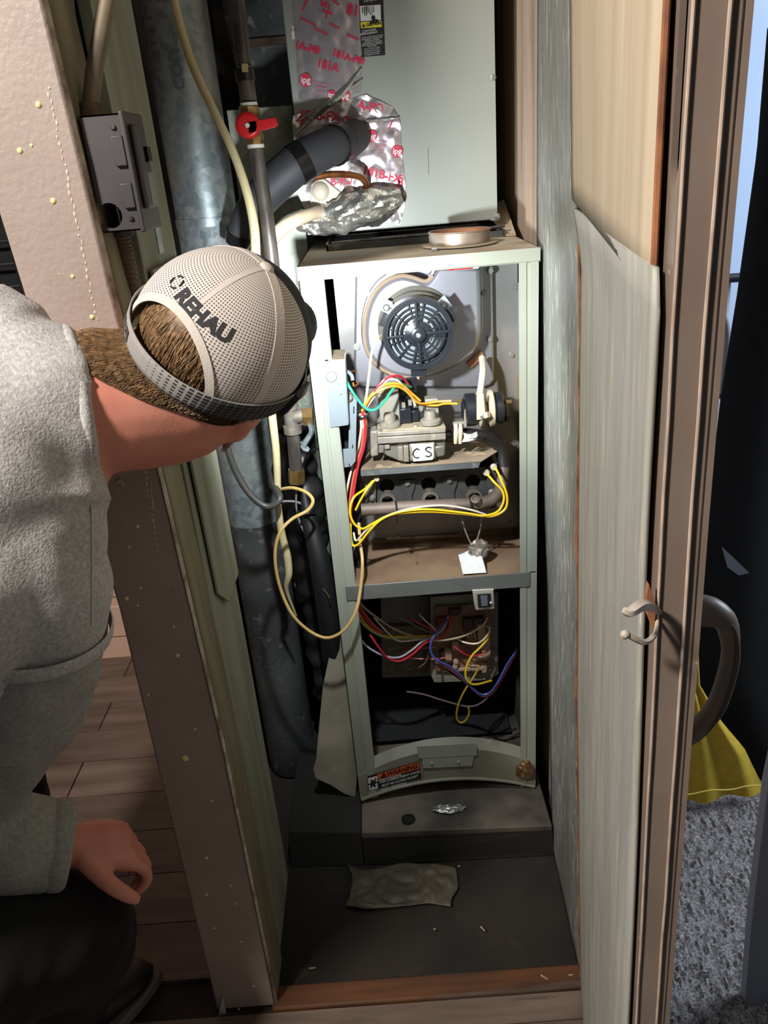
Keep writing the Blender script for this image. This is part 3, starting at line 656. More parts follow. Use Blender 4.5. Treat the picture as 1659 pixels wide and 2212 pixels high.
# caution label
def lrect(x0, y0, x1, y1, yy): return [P(x0, y0, yy), P(x1, y0-2, yy), P(x1+3, y1-2, yy), P(x0+3, y1, yy)]
def quad(q, m, name, par):
    return MB().prism(q, (0, .0006, 0)).build(name, m, par, smooth=0)
quad([P(768, -60, Y0-.0012), P(826, -62, Y0-.0012), P(832, 119, Y0-.0012), P(782, 123, Y0-.0012)], m_blacklabel, 'caution_label', coil)
quad([P(777, 13, Y0-.0018), P(822, 10, Y0-.0018), P(823, 43, Y0-.0018), P(779, 46, Y0-.0018)], m_label, 'pictogram_panel', coil)
quad([P(779, 48, Y0-.0018), P(824, 45, Y0-.0018), P(825, 58, Y0-.0018), P(780, 61, Y0-.0018)], mat('caution_yellow', (238, 222, 40), rough=.5), 'yellow_band', coil)
mb = MB(); add_text(mb, '▲ CAUTION', .0054, face(802.5, 53, 3, Y0-.0026), .0003); mb.build('label_lettering', m_blacklabel, coil, smooth=0); mb = MB()
f = face(800, 30, 3, Y0-.0026)
mb.add([f(x, y) for x, y in circle(.004, -.006, .0035, 10)], [tuple(range(10))])
mb.add([f(*p) for p in ((-.004, -.014), (.012, -.014), (.011, -.009), (.004, -.0085), (-.002, -.010))], [(0, 1, 2, 3, 4)])
for k in range(7):
    x = -.012+.003*k; h = .006+.004*abs(sin(k*2.1)); mb.add([f(x-.0006, .012-h-.004), f(x+.0006, .012-h-.004), f(x+.001+.001*sin(k), .012), f(x-.0004, .010)], [(0, 1, 2, 3)])
mb.build('pictogram', m_blacklabel, coil, smooth=0)
mb = MB()
for k, s in enumerate(('CONTAINS', 'REFRIGERANT')): add_text(mb, s, .0046, face(797, 66+k*6, 3, Y0-.0022))
mb.build('label_lettering', m_label, coil, smooth=0); mb = MB()
for k, s in enumerate(('SYSTEM CONTAINS OIL AND', 'REFRIGERANT UNDER HIGH', 'PRESSURE. RECOVER', 'REFRIGERANT TO RELIEVE', 'PRESSURE BEFORE OPENING', 'THE SYSTEM.', 'Failure to follow proper', 'procedures can result in', 'personal illness or injury', 'or equipment damage.')): add_text(mb, s, .0027, face(804, 79+k*4.2, 3, Y0-.0022))
mb.build('label_lettering', m_label, coil, smooth=0); mb = MB()
for k, s in enumerate(('Bodily injury can', 'result from contact')): add_text(mb, s, .0032, face(800, 1-k*6, 3, Y0-.0022))
mb.build('label_lettering', m_label, coil, smooth=0)
quad([P(629, 57, Y0-.001), P(640, 56, Y0-.001), P(642, 84, Y0-.001), P(631, 85, Y0-.001)], m_label, 'small_label', coil)
mb = MB(); add_text(mb, 'CO', .006, face(635, 64, 0, Y0-.0022)); mb.build('label_lettering', m_blacklabel, coil, smooth=0)

# ================================================================== FURNACE CABINET
W, H = .369, 1.062
m_cab = mat('furnace_green_grey', (160, 164, 150), (150, 154, 140), scale=6, rough=.4, metal=.1)
m_cabdirty = mat('soiled_green_grey', (140, 140, 124), (118, 114, 98), scale=10, rough=.55, spots=[((104, 84, 62), 16, .64, .74)])
m_dusttop = mat('dusty_cabinet_top', (202, 190, 166), (174, 150, 120), scale=12, rough=.8, spots=[((176, 176, 162), 9, .58, .68), ((122, 84, 54), 15, .66, .76)])
m_vest = mat('vestibule_steel', (150, 148, 146), (136, 134, 132), scale=5, rough=.38, metal=.55, spots=[((110, 100, 92), 9, .62, .78)])
m_vestrim = mat('bright_steel', (176, 176, 182), (158, 158, 166), scale=6, rough=.36, metal=.7)
m_inner = mat('dark_liner', (46, 46, 46), (32, 32, 33), scale=7, rough=.8)  # dark grey for the inside of the cabinet
m_insul = mat('stained_insulation', (176, 150, 82), (104, 82, 48), scale=9, rough=.9, stretch=(1, 1, .35), spots=[((84, 70, 52), 14, .55, .7)])
m_shelfdust = mat('dusty_shelf', (142, 116, 90), (112, 86, 66), scale=10, rough=.9, bump=.3, bscale=80, spots=[((178, 160, 96), 5, .6, .75), ((84, 66, 54), 12, .6, .75)])
fur = thing('furnace_cabinet', 'open narrow gas furnace cabinet in green grey steel with its doors off', 'furnace', (W/2, .27, -.008))
BD = .55
mb = MB()
mb.box((0, .0, -.006), (.0015, BD, H)); mb.build('side_panel', m_cab, fur)
mb = MB(); mb.box((W-.0015, .0, -.006), (W, BD, H)); mb.build('side_panel', m_cab, fur)
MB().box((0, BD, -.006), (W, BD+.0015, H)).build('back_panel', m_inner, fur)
# posts with folded flanges
def post(name, x0, x1, m, inner):
    mb = MB(); w = x1-x0; s = 1 if x0 < .1 else -1
    a, b_ = (x0, x1) if s > 0 else (x1, x0)
    prof = [(a, 0), (a+s*.015, 0), (a+s*.0165, .003), (a+s*.019, .003), (a+s*.0205, 0), (a+s*.032, 0), (a+s*abs(w), .003), (a+s*abs(w), .022), (a+s*(abs(w)-.0015), .022), (a+s*(abs(w)-.0015), .0045), (a+s*.032, .0015), (a, .0015)]
    mb.prism([(x, y, -.006) for x, y in prof], (0, 0, H+.006-.02)); return mb.build(name, m, fur)
post('front_post', 0, .038, m_cab, 1)
post('front_post', W-.022, W, m_cab, -1)
# top flange and top sheet with plenum opening
mb = MB().box((-.001, -.001, H-.020), (W+.001, .0012, H)); mb.box((-.001, 0, H-.0215), (W+.001, .02, H-.020)); mb.build('top_flange', m_cab, fur, bevel=.0008)
ring_c = P(993, 527, 0); rc = PZ(993, 527, H+.002)
hole_pl = [(.040, .215), (W-.022, .215), (W-.022, .545), (.040, .545)]
mb = MB().plate([(0, 0), (W, 0), (W, BD), (0, BD)], [hole_pl, circle(rc.x, rc.y, .046, 28)], lambda x, y: V((x, y, H)), (0, 0, -.0012)); mb.build('top_sheet', m_dusttop, fur)
mb = MB().box((.036, .205, H), (W-.02, .209, H+.011)); mb.box((.036, .205, H), (.040, BD, H+.013)); mb.box((W-.022, .205, H), (W-.018, BD, H+.013)); mb.build('plenum_flange', m_galvdirty, fur, bevel=.0006)
mb = MB().box((.0405, .216, .90), (W-.0225, .544, .902)); mb.box((.0405, .5435, .90), (W-.0225, .545, H-.002)); mb.build('plenum_shade_sheets', m_black, fur)  # black sheets stand for the shade inside the plenum opening
MB().tube([(.045, .214, H+.012), (.15, .214, H+.014), (.30, .214, H+.013), (.352, .216, H+.018)], .003, n=8, smooth=1).build('gasket_rod', m_iron, fur)
MB().prism([(.352, .20, H+.001), (.369, .20, H+.001), (.385, .42, H+.05), (.345, .42, H+.03)], (0, 0, .0015)).build('bent_sheet', m_dusttop, fur)
fl = thing('flue_collar', 'round metal flue collar with rusty inside on the furnace top', 'collar', rc)
m_rust = mat('orange_rust', (168, 88, 56), (190, 140, 110), scale=18, rough=.9)
mb = MB().lathe(rc, (0, 0, 1), [(.0505, 0), (.0505, .020), (.0520, .021), (.0510, .0225), (.0490, .0215), (.0490, 0)], n=48, cap=False); mb.build('collar_ring', mat('dull_collar', (158, 150, 138), (132, 112, 94), scale=20, rough=.5, metal=.4), fl)
mb = MB().lathe(rc, (0, 0, 1), [(.0487, .0205), (.0487, -.02), (.044, -.022), (.0, -.0225)], n=48, cap=False); mb.build('rusty_liner', m_rust, fl)
MB().lathe(rc, (0, 0, 1), [(.0625, 0), (.0625, .0015), (.0505, .0018)], n=40, cap=False).build('base_ring', m_dusttop, fl)
MB().box((rc.x-.052, rc.y-.07, H), (rc.x-.044, rc.y-.055, H+.006)).build('foil_bit', m_screw, fl)
# shelf between compartments
zs = .503; ys = .165
MB().box((.03, .0, zs-.002), (W-.003, ys+.01, zs)).build('shelf', m_shelfdust, fur)
MB().box((.019, -.002, zs-.030), (W-.014, 0.0005, zs)).build('shelf_flange', mat('shelf_steel', (136, 138, 136), (116, 118, 114), scale=8, rough=.4, metal=.35), fur, bevel=.0008)
# vestibule panel
YV = .165
mb = MB().box((.045, YV, zs), (W-.004, YV+.0015, H-.02)); mb.build('vestibule_panel', m_vest, fur)
MB().box((.045, YV-.004, zs), (W-.004, YV, zs+.010)).build('panel_lip', m_shelfdust, fur)
for px, py in ((1105, 767), (1110, 960), (1103, 1130), (995, 1150), (860, 1160), (1112, 620)):
    MB().lathe(P(px, py, YV), (0, -1, 0), [(.006, 0), (.006, .001), (.004, .001), (.004, .004)], n=6).build('screw', m_vest, fur)
# stained liner on the right inner wall
MB().box((W-.0035, .025, zs), (W-.0016, YV, .90)).build('side_insulation', m_insul, fur)
MB().box((W-.006, .07, zs), (W-.0036, .085, .86)).build('liner_rib', mat('dark_rust', (96, 74, 50), (66, 54, 40), scale=14, rough=.9), fur)
MB().box((.0016, .025, zs), (.0035, YV, .99)).build('side_insulation', mat('grey_liner', (96, 94, 86), (70, 66, 58), scale=10, rough=.8), fur)
# burner compartment lower skirt
# bracket with two holes at upper right
bp = [P(1119, 611, .004), P(1151, 609, .004), P(1150, 806, .004), P(1118, 810, .004)]
h1 = P(1137, 641, .004); h2 = P(1134, 780, .004)
mb = MB().plate([(p.x, p.z) for p in bp], [circle(h1.x, h1.z, .0045, 14), circle(h2.x, h2.z, .0045, 14)], lambda x, z: V((x, .004, z)), (0, .0015, 0)); mb.build('hinge_bracket', mat('zinc_plate', (150, 156, 164), (142, 148, 156), scale=6, rough=.4, metal=.6), fur)
# lower compartment: blower deck, liner
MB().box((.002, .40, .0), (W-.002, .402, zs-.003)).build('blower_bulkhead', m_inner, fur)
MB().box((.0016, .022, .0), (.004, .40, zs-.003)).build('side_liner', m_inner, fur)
mb = MB().box((W-.004, .022, .0), (W-.0016, .40, zs-.003)); mb.build('side_liner', mat('rusty_side', (110, 92, 72), (60, 52, 44), scale=12, rough=.85), fur)
z_bf = P(900, 1560, .22).z
MB().box((.03, .22, .0), (.325, .39, z_bf)).build('blower_housing', mat('dark_blower_steel', (56, 60, 64), (44, 48, 52), scale=6, rough=.5, metal=.4), fur, bevel=.006)
MB().box((.02, .16, .002), (.345, .39, .004)).build('cabinet_floor', m_inner, fur)
# bowed bottom rail with clip, label
def rail_y(x):
    u = (x-.004)/(W-.008); return -.001+.008*(1-(2*u-1)**2)
def rail(u, v):
    x = .004+(W-.008)*u; b_ = 1-(2*u-1)**2
    return V((x, rail_y(x), -.006+.030*b_+(.062+.016*b_)*v))
MB().shell(40, 3, rail, (0, .0015, 0)).build('bottom_rail', m_cabdirty, fur)
mb = MB().tube([rail(u/30, 0)+V((0, -.003, .0015)) for u in range(31)], .0035, n=8, smooth=1); mb.build('rail_fold', m_cabdirty, fur)
MB().shell(40, 1, lambda u, v: rail(u, 1)+V((0, .020*v, .012*v)), (0, .0012, .0012)).build('rail_top', m_cabdirty, fur)
yc = .002
mb = MB().prism([P(900, 1612, yc), P(1029, 1605, yc), P(1031, 1632, yc), P(904, 1639, yc)], (0, .0015, 0)); mb.build('door_catch', m_cab, fur, bevel=.0006)
mb = MB().prism([P(911, 1638, yc+.001), P(1024, 1632, yc+.001), P(1020, 1655, yc+.001), P(914, 1660, yc+.001)], (0, .0015, 0)); mb.build('catch_tab', m_cab, fur, bevel=.0006)
for px, py in ((933, 1649), (990, 1646)): MB().lathe(P(px, py, yc), (0, -1, 0), [(.004, 0), (.003, .002)], n=8).build('rivet', m_cab, fur)
# warning label on the rail
def rl(px, py, off=.0022):
    """point of the rail's face seen at a pixel"""
    p = P(px, py, 0)
    for _ in range(6):
        p = P(px, py, rail_y(p.x)-off)
    return p
def rq(pts, m, name, off): return MB().prism([rl(a, b_, off) for a, b_ in pts], (0, .0005, 0)).build(name, m, fur, smooth=0)
rq([(794, 1677), (905, 1645), (910, 1682), (795, 1708)], m_blacklabel, 'warning_label', .0016)
rq([(815, 1673), (904, 1647), (905, 1661), (817, 1684)], mat('warning_orange', (226, 96, 40), rough=.5), 'orange_band', .0022)
rq([(795, 1682), (815, 1676), (816, 1703), (797, 1707)], m_label, 'pictogram_panel', .0022)
def rmap(px, py, off, ang=15.5, s=1.0):
    # 2-D metres to the rail through pixels (about 0.00078 m per pixel here)
    k = 1/.00076
    ca, sa = cos(radians(ang)), sin(radians(ang))
    return lambda x, y: rl(px+(x*ca+y*sa*.25)*k, py-(x*sa+y*ca)*k, off)
mb = MB(); add_text(mb, '▲WARNING', .0108, rmap(862, 1666, .003), .0004); mb.build('label_lettering', m_blacklabel, fur, smooth=0); mb = MB()
g = rmap(806, 1692, .003)
for k in range(6): a = k*pi/3; mb.add([g(0, 0), g(.008*cos(a-.2), .008*sin(a-.2)), g(.009*cos(a+.2), .009*sin(a+.2))], [(0, 1, 2)])
mb.add([g(x, y) for x, y in circle(0, 0, .005, 12)], [tuple(range(12))])
mb.build('pictogram', m_blacklabel, fur, smooth=0)
mb = MB()
for k, (s, sz) in enumerate((('CARBON MONOXIDE', .0046), ('THIS COMPARTMENT DOOR', .0062), ('MUST BE CLOSED EXCEPT', .0062), ('WHEN SERVICING.', .0062))):
    px = (842, 863, 864, 851)[k]; add_text(mb, s, sz*.86, rmap(px, (1680, 1679, 1687, 1699)[k], .003), .0001)
mb.build('label_lettering', m_label, fur, smooth=0)
# crumpled gold foil lump in the right corner of the rail
def lump(c, r, seed, sq=(1, 1, 1), nu=26, nv=18):
    def f(u, v):
        a, t = 2*pi*u, pi*v; d = V((sin(t)*cos(a), sin(t)*sin(a), cos(t)))
        k = r*(1+.35*nz(d, 2.2, seed)+.3*abs(nz(d, 6, seed)))
        return c+V((d.x*sq[0], d.y*sq[1], d.z*sq[2]))*k
    return MB().grid(nu, nv, f)
o = lump(P(1134, 1664, -.004), .017, 5, (.9, .6, 1.25)).build('foil_lump', mat('gold_foil', (196, 168, 120), (140, 100, 62), scale=60, rough=.3, metal=.9), smooth=20); tag(o, 'crumpled gold foil lump in the right corner of the bottom rail', 'foil')
# base box under the furnace
bs = thing('plenum_box', 'dark dusty sheet metal base box under the furnace', 'base', (.11, .2, -.1))
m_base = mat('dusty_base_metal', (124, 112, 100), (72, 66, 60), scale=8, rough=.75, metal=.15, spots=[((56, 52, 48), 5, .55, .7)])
m_basedark = mat('shaded_base_front', (44, 41, 37), (30, 29, 27), scale=6, rough=.8)  # shade on the base front and left wing put into this darker colour
mb = MB().hexa([(.004, -.086, -.1), (.388, -.098, -.1), (.388, .5, -.1), (.004, .5, -.1), (.003, -.080, -.016), (.379, -.104, -.010), (.379, .5, -.010), (.003, .5, -.016)]); mb.build('base_box', m_base, bs, bevel=.003)
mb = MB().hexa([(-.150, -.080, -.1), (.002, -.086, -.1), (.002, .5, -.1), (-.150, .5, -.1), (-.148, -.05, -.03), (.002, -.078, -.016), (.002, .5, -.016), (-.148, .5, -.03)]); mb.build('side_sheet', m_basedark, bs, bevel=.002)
mb = MB().prism([V((.005, -.0875, -.096)), V((.386, -.099, -.094)), V((.3785, -.1045, -.020)), V((.004, -.083, -.028))], (0, -.001, 0)); mb.build('front_shade_sheet', m_basedark, bs)  # dark sheet over the base front, standing for its shade
o = lump(PZ(970, 1745, -.008), .018, 9, (1.6, .7, .25)).build('tape_scrap', m_foilblob, smooth=20); tag(o, 'shiny crumpled scrap of tape on top of the base box', 'scrap')
o = lump(PZ(882, 1768, -.008), .012, 14, (1.0, .9, .3)).build('debris_lump', m_black, smooth=30); tag(o, 'black debris lump on the base box below the rail', 'debris')
# ================================================================== INSIDE THE FURNACE
m_black_pl = mat('black_plastic', (30, 33, 38), rough=.3)
m_alu = mat('dusty_aluminium', (152, 146, 134), (126, 118, 104), scale=22, rough=.55, metal=.35, spots=[((176, 166, 146), 40, .55, .7)])
m_aludark = mat('dark_casting', (128, 124, 116), (104, 100, 92), scale=18, rough=.5, metal=.4)  # darker grey tone for castings and small brackets
m_zinc = mat('zinc_sheet', (178, 190, 198), (164, 176, 184), scale=5, rough=.36, metal=.6, spots=[((150, 160, 168), 3, .55, .75)])
m_dust = mat('dust_layer', (168, 156, 130), (142, 128, 104), scale=30, rough=.95)
m_burn = mat('burner_face', (72, 72, 70), (56, 56, 55), scale=12, rough=.55, metal=.3)
m_manif = mat('manifold_steel', (122, 108, 98), (98, 84, 76), scale=18, rough=.6, metal=.3, spots=[((146, 128, 112), 40, .6, .75)])
m_zbolt = m_screw

# ---- draft inducer blower on the vestibule panel
YI = .105
bl = thing('inducer_blower', 'silver draft inducer blower with a black round grille motor in the upper compartment', 'blower', P(905, 835, YI))
base = [(768, 566), (1064, 566), (1068, 820), (1060, 832), (1045, 838), (775, 838), (764, 826)]
MB().prism([P(a, b_, .150) for a, b_ in base], (0, .014, 0)).build('mounting_plate', m_vestrim, bl, bevel=.004)
cxi, czi = P(912, 712, YI).x, P(912, 712, YI).z
# snail shell outline: spiral round with an outlet arm up to the right
out = []
for i in range(61):
    a = radians(100+ i*(345/60)); r = .098 + .022*(i/60)
    out.append((cxi+r*cos(a)*1.02, czi+r*sin(a)))
out = out[:48]
px_sn = [(935, 596), (920, 608), (893, 600), (868, 596), (840, 605), (815, 625), (796, 660), (787, 705), (790, 750), (806, 782), (832, 803), (870, 816), (915, 817), (960, 806), (1000, 785), (1028, 755), (1040, 715), (1040, 640), (1038, 575), (945, 575)]
sn = [P(a, b_, YI) for a, b_ in px_sn]
def smooth_loop(pts, k=5):
    n = len(pts); o = []
    for i in range(n):
        p0, p1, p2, p3 = pts[i-1], pts[i], pts[(i+1) % n], pts[(i+2) % n]
        if i >= n-4: o.append(p1); continue
        for j in range(k):
            t = j/k; o.append(0.5*((2*p1)+(p2-p0)*t+(2*p0-5*p1+4*p2-p3)*t*t+(3*p1-p0-3*p2+p3)*t**3))
    return o
loop = smooth_loop(sn)
MB().prism(loop, (0, .046, 0)).build('snail_housing', m_vestrim, bl, bevel=.008)
fl_ = [V((cxi, 0, czi))]
cen = sum(loop, V())/len(loop)
MB().prism([cen+(p-cen)*1.07+V((0, .038, 0)) for p in loop], (0, .006, 0)).build('housing_rim', m_vestrim, bl, bevel=.002)
MB().tube([p+V((0, .004, 0)) for p in loop[:60]], .0035, n=8, smooth=1, cap=True).build('stained_bead', mat('brown_stain', (156, 132, 106), (176, 158, 136), scale=14, rough=.5, metal=.3), bl)
mc = P(903, 722, .03); ax = V((0, -1, 0))
MB().lathe(V((mc.x+.002, .106, mc.z-.018+.018)), ax, [(.066, 0), (.066, .006), (.060, .010), (.060, .030), (.056, .034)], n=48).build('motor_mount', mat('dull_motor_case', (150, 148, 138), (126, 122, 112), scale=12, rough=.45, metal=.5), bl)
MB().lathe(V((mc.x, .074, mc.z)), ax, [(.056, 0), (.056, .030), (.050, .034)], n=48).build('motor_case', m_zinc, bl)
# black grille: ring, spokes, hub, concentric bars
yg = .030
def rg(r0, r1, d0, d1): return MB().lathe(V((mc.x, yg, mc.z)), ax, [(r0, d0), (r0, d1), (r1, d1), (r1, d0), (r0, d0)], n=56, cap=False)
rg(.0535, .0575, -.028, .004).build('grille_ring', m_black_pl, bl)
rg(.049, .0535, -.004, .002).build('grille_ring', m_black_pl, bl)
for r in (.0425, .0355, .0285):
    rg(r-.0014, r+.0014, -.004, .001).build('grille_ring', m_black_pl, bl)
for k in range(4):
    a = k*pi/2+.03; d = V((cos(a), 0, sin(a))); n = V((-sin(a), 0, cos(a)))
    MB().hexa([V((mc.x, yg, mc.z))+d*r+n*s*.0022+V((0, y_, 0)) for y_ in (.004, -.004) for r, s in ((.008, -1), (.052, -1), (.052, 1), (.008, 1))]).build('grille_spoke', m_black_pl, bl, bevel=.0008)
for k in range(12):
    a = k*pi/6+pi/12+.03; d = V((cos(a), 0, sin(a))); n = V((-sin(a), 0, cos(a)))
    MB().hexa([V((mc.x, yg, mc.z))+d*r+n*s*.0008+V((0, y_, 0)) for y_ in (.004, 0) for r, s in ((.018, -1), (.050, -1), (.050, 1), (.018, 1))]).build('grille_bar', m_black_pl, bl)
MB().lathe(V((mc.x, yg, mc.z)), ax, [(.021, -.006), (.021, .0), (.012, .003), (.012, .008), (.008, .010), (.0045, .0095), (.004, .007), (.0, .007)], n=28).build('hub', m_black_pl, bl)
MB().lathe(V((mc.x, yg+.004, mc.z)), ax, [(.0045, 0), (.0042, .0145), (.003, .0155)], n=16).build('shaft_end', m_screw, bl)
MB().lathe(V((mc.x, .066, mc.z)), ax, [(.046, 0), (.046, .014), (.035, .024), (.018, .026)], n=36).build('winding', mat('winding', (176, 176, 170), (70, 66, 60), scale=60, rough=.4, metal=.5), bl)
def tab(poly, y_, name, m, th=.004): return MB().prism([P(a, b_, y_) for a, b_ in poly], (0, th, 0)).build(name, m, bl, bevel=.0008)
tab([(828, 674), (858, 688), (842, 710), (818, 703)], .036, 'grille_clip', m_black_pl)
tab([(888, 795), (922, 795), (921, 812), (888, 814)], .032, 'grille_clip', m_black_pl)
tab([(958, 668), (975, 662), (986, 690), (972, 702)], .036, 'grille_clip', m_black_pl)
tab([(832, 645), (848, 652), (852, 672), (836, 678), (816, 668)], .066, 'mount_ear', m_zinc)
tab([(940, 657), (960, 637), (978, 662), (962, 672)], .062, 'mount_ear', m_zinc)
for px, py, y_ in ((834, 664, .064), (956, 657, .060)):
    MB().lathe(P(px, py, y_), ax, [(.0055, 0), (.0055, .003), (.004, .005), (.0036, .0028), (.0, .0028)], n=12).build('mount_bolt', m_screw, bl)
for px, py in ((793, 633), (771, 749), (1042, 632), (1058, 732), (1059, 584), (1021, 748)):
    MB().lathe(P(px, py, .148), ax, [(.007, -.004), (.007, .001), (.005, .001), (.005, .005)], n=6).build('housing_screw', m_screw if px < 900 else m_vest, bl)
tab([(858, 818), (900, 816), (900, 862), (858, 862)], .10, 'terminal_block', m_black_pl, .03)
tab([(1008, 786), (1040, 757), (1046, 770), (1018, 796)], .140, 'rust_patch', m_rust, .002)
o = MB().tube([P(1041, 772, .12), P(1043, 800, .10), P(1039, 835, .085), P(1037, 850, .08)], .006, n=10).build('pressure_tube', m_pvc); tag(o, 'white pressure hose from the blower down to the pressure switch', 'hose')
o = MB().box((P(980, 580, .08).x, .08, H-.034), (P(1035, 580, .08).x, .13, H-.026)).build('limit_switch', m_label, bevel=.001); tag(o, 'small part with red edge peeking below the top flange above the blower', 'switch')
o = MB().tube([P(970, 583, .078), P(1020, 579, .078)], .0012, n=6).build('red_wire', mat('red_wire', (196, 36, 48), rough=.35)); tag(o, 'short red wire under the top flange above the blower', 'wire')

# ---- junction box and bracket on the left
jb = thing('junction_box', 'zinc plated junction box with knockout, mounted inside the left post', 'box', P(725, 925, .0))
j = [P(702, 781, -.002), P(744, 781, -.002), P(752, 918, -.002), P(713, 924, -.002)]
jh = P(738, 854, -.002)
mb = MB().plate([(p.x, p.z) for p in j], [circle(jh.x, jh.z, .0022, 10)], lambda x, z: V((x, -.002, z)), (0, .002, 0)); mb.build('front_cover', m_zinc, jb)
j2 = [p+V((.0012, .003, .001)) for p in j]
MB().prism(j2, (0, .055, 0)).build('box_body', m_zinc, jb)
MB().prism([P(702, 780, .0), P(743, 779, .0), P(745, 757, .075), P(702, 759, .075)], (0, 0, .002)).build('dusty_top', m_dust, jb)
kc = P(716, 814, -.0025); MB().tube([kc+V((.0085*cos(a), 0, .0085*sin(a))) for a in [2*pi*i/24 for i in range(25)]], .0004, n=4, smooth=1).build('knockout', m_iron, jb)
MB().tube([P(744, 800, .03), P(754, 805, .02), P(760, 812, .015), P(762, 822, .012)], .003, n=8).build('cable_clamp', m_zinc, jb)
MB().tube([P(752, 804, .03), P(762, 802, .02), P(769, 801, .015)], .0016, n=6).build('copper_end', m_copper, jb)
MB().tube([P(763, 826, .012), P(765, 834, .01), P(773, 829, .008), P(770, 822, .008)], .0018, n=6).build('copper_end', m_copper, jb)
br = thing('slotted_bracket', 'narrow zinc bracket with two slots beside the junction box', 'bracket', P(760, 1010, .02))
q = [P(758, 857, .02), P(771, 857, .02), P(768, 996, .02), P(755, 1002, .02)]
def slot(px0, py0, px1, py1, w):
    a, b_ = P(px0, py0, .02), P(px1, py1, .02); return [(a.x-w, a.z), (a.x+w, a.z), (b_.x+w, b_.z), (b_.x-w, b_.z)]
mb = MB().plate([(p.x, p.z) for p in q], [slot(764.5, 878, 764, 894, .0008), slot(762, 961, 761.5, 969, .0008)], lambda x, z: V((x, .02, z)), (0, .0015, 0)); mb.build('bracket_face', m_zinc, br)
MB().prism([P(755, 857, .02), P(758, 857, .02), P(755, 1002, .02), P(752, 1000, .02)], (0, .02, 0)).build('bracket_side', m_zinc, br)
MB().prism([P(741, 970, .03), P(754, 969, .03), P(755, 1008, .03), P(743, 1010, .03)], (0, .0015, 0)).build('bracket_foot', m_zinc, br)
MB().prism([P(755, 1002, .02), P(768, 996, .02), P(757, 1009, .02)], (0, .006, 0)).build('bracket_toe', m_zinc, br)
o = MB().prism([P(772, 895, .13), P(786, 893, .13), P(785, 970, .13), P(770, 972, .13)], (0, .02, 0)).build('tan_block', mat('tan_block', (140, 120, 92), (112, 94, 70), scale=12, rough=.9)); tag(o, 'tan fibre block behind the slotted bracket', 'block')
o = MB().box((.040, .07, zs), (.058, .1, .80)).build('dark_gap_block', m_black); tag(o, 'black block standing for the dark gap behind the junction box and bracket', 'gap filler')  # added black block, the shade of the gap beside the post as colour

# ---- burner box with tray
YB = .075
bb = thing('burner_box', 'dark burner box with three burner openings under a dusty steel tray', 'burner', P(920, 1105, YB))
fp = [P(797, 1022, YB), P(1072, 1008, YB), P(1072, 1098, YB), P(797, 1108, YB)]
holes = []
for px, py, r in ((836, 1050, 17), (926, 1046, 17), (1021, 1040, 17)):
    c = P(px, py, YB); rr = r*.00081; holes.append(circle(c.x, c.z, rr, 20))
    
for px, py, r in ((837, 1081, 13), (930, 1077, 13), (1024, 1073, 13)):
    c = P(px, py, YB); holes.append(circle(c.x, c.z, r*.00081, 20))
mb = MB().plate([(p.x, p.z) for p in fp], holes, lambda x, z: V((x, YB, z)), (0, .002, 0)); mb.build('burner_plate', m_burn, bb)
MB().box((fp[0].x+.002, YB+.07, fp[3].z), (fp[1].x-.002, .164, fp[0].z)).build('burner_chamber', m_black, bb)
for s in (0, 1):
    x = fp[0].x+.001 if s == 0 else fp[1].x-.003
    MB().box((x, YB+.002, fp[3].z), (x+.002, YB+.07, fp[0].z-.004)).build('chamber_side', m_burn, bb)
for px, py in ((837, 1081), (930, 1077), (1024, 1073)):
    c = P(px, py, YB)
    MB().lathe(c, (0, -1, 0), [(.0155, -.03), (.0155, .006), (.0108, .006), (.0102, -.03)], n=28, cap=False).build('burner_throat', mat('throat', (116, 108, 98), (88, 82, 74), scale=20, rough=.6, metal=.3), bb)
for px, py in ((882, 1052), (973, 1046)):
    top = [(px-18, py-14), (px+16, py-16), (px+14, py+2), (px+8, py+18), (px+12, py+48), (px-14, py+50), (px-4, py+18), (px-14, py+4)]
    MB().prism([P(a, b_, YB-.004) for a, b_ in top], (0, .003, 0)).build('burner_bracket', m_burn, bb, bevel=.0008)
    MB().lathe(P(px-2, py-8, YB-.004), (0, -1, 0), [(.006, 0), (.006, .001), (.0042, .0015), (.0042, .004), (.003, .005)], n=10).build('bracket_screw', m_aludark, bb)
MB().prism([P(787, 1022, YB-.012), P(812, 1020, YB-.012), P(812, 1104, YB-.012), P(790, 1106, YB-.012)], (0, .004, 0)).build('end_bracket', m_aludark, bb, bevel=.001)
MB().prism([P(1052, 1010, YB-.012), P(1074, 1000, YB-.012), P(1072, 1070, YB-.012), P(1052, 1076, YB-.012)], (0, .004, 0)).build('end_bracket', m_burn, bb, bevel=.001)
for px, py in ((803, 1075), (1062, 1063)):
    MB().lathe(P(px, py, YB-.014), (0, -1, 0), [(.0068, 0), (.0068, .0015), (.005, .002), (.0045, .005), (.003, .0055)], n=12).build('end_screw', m_screw, bb)
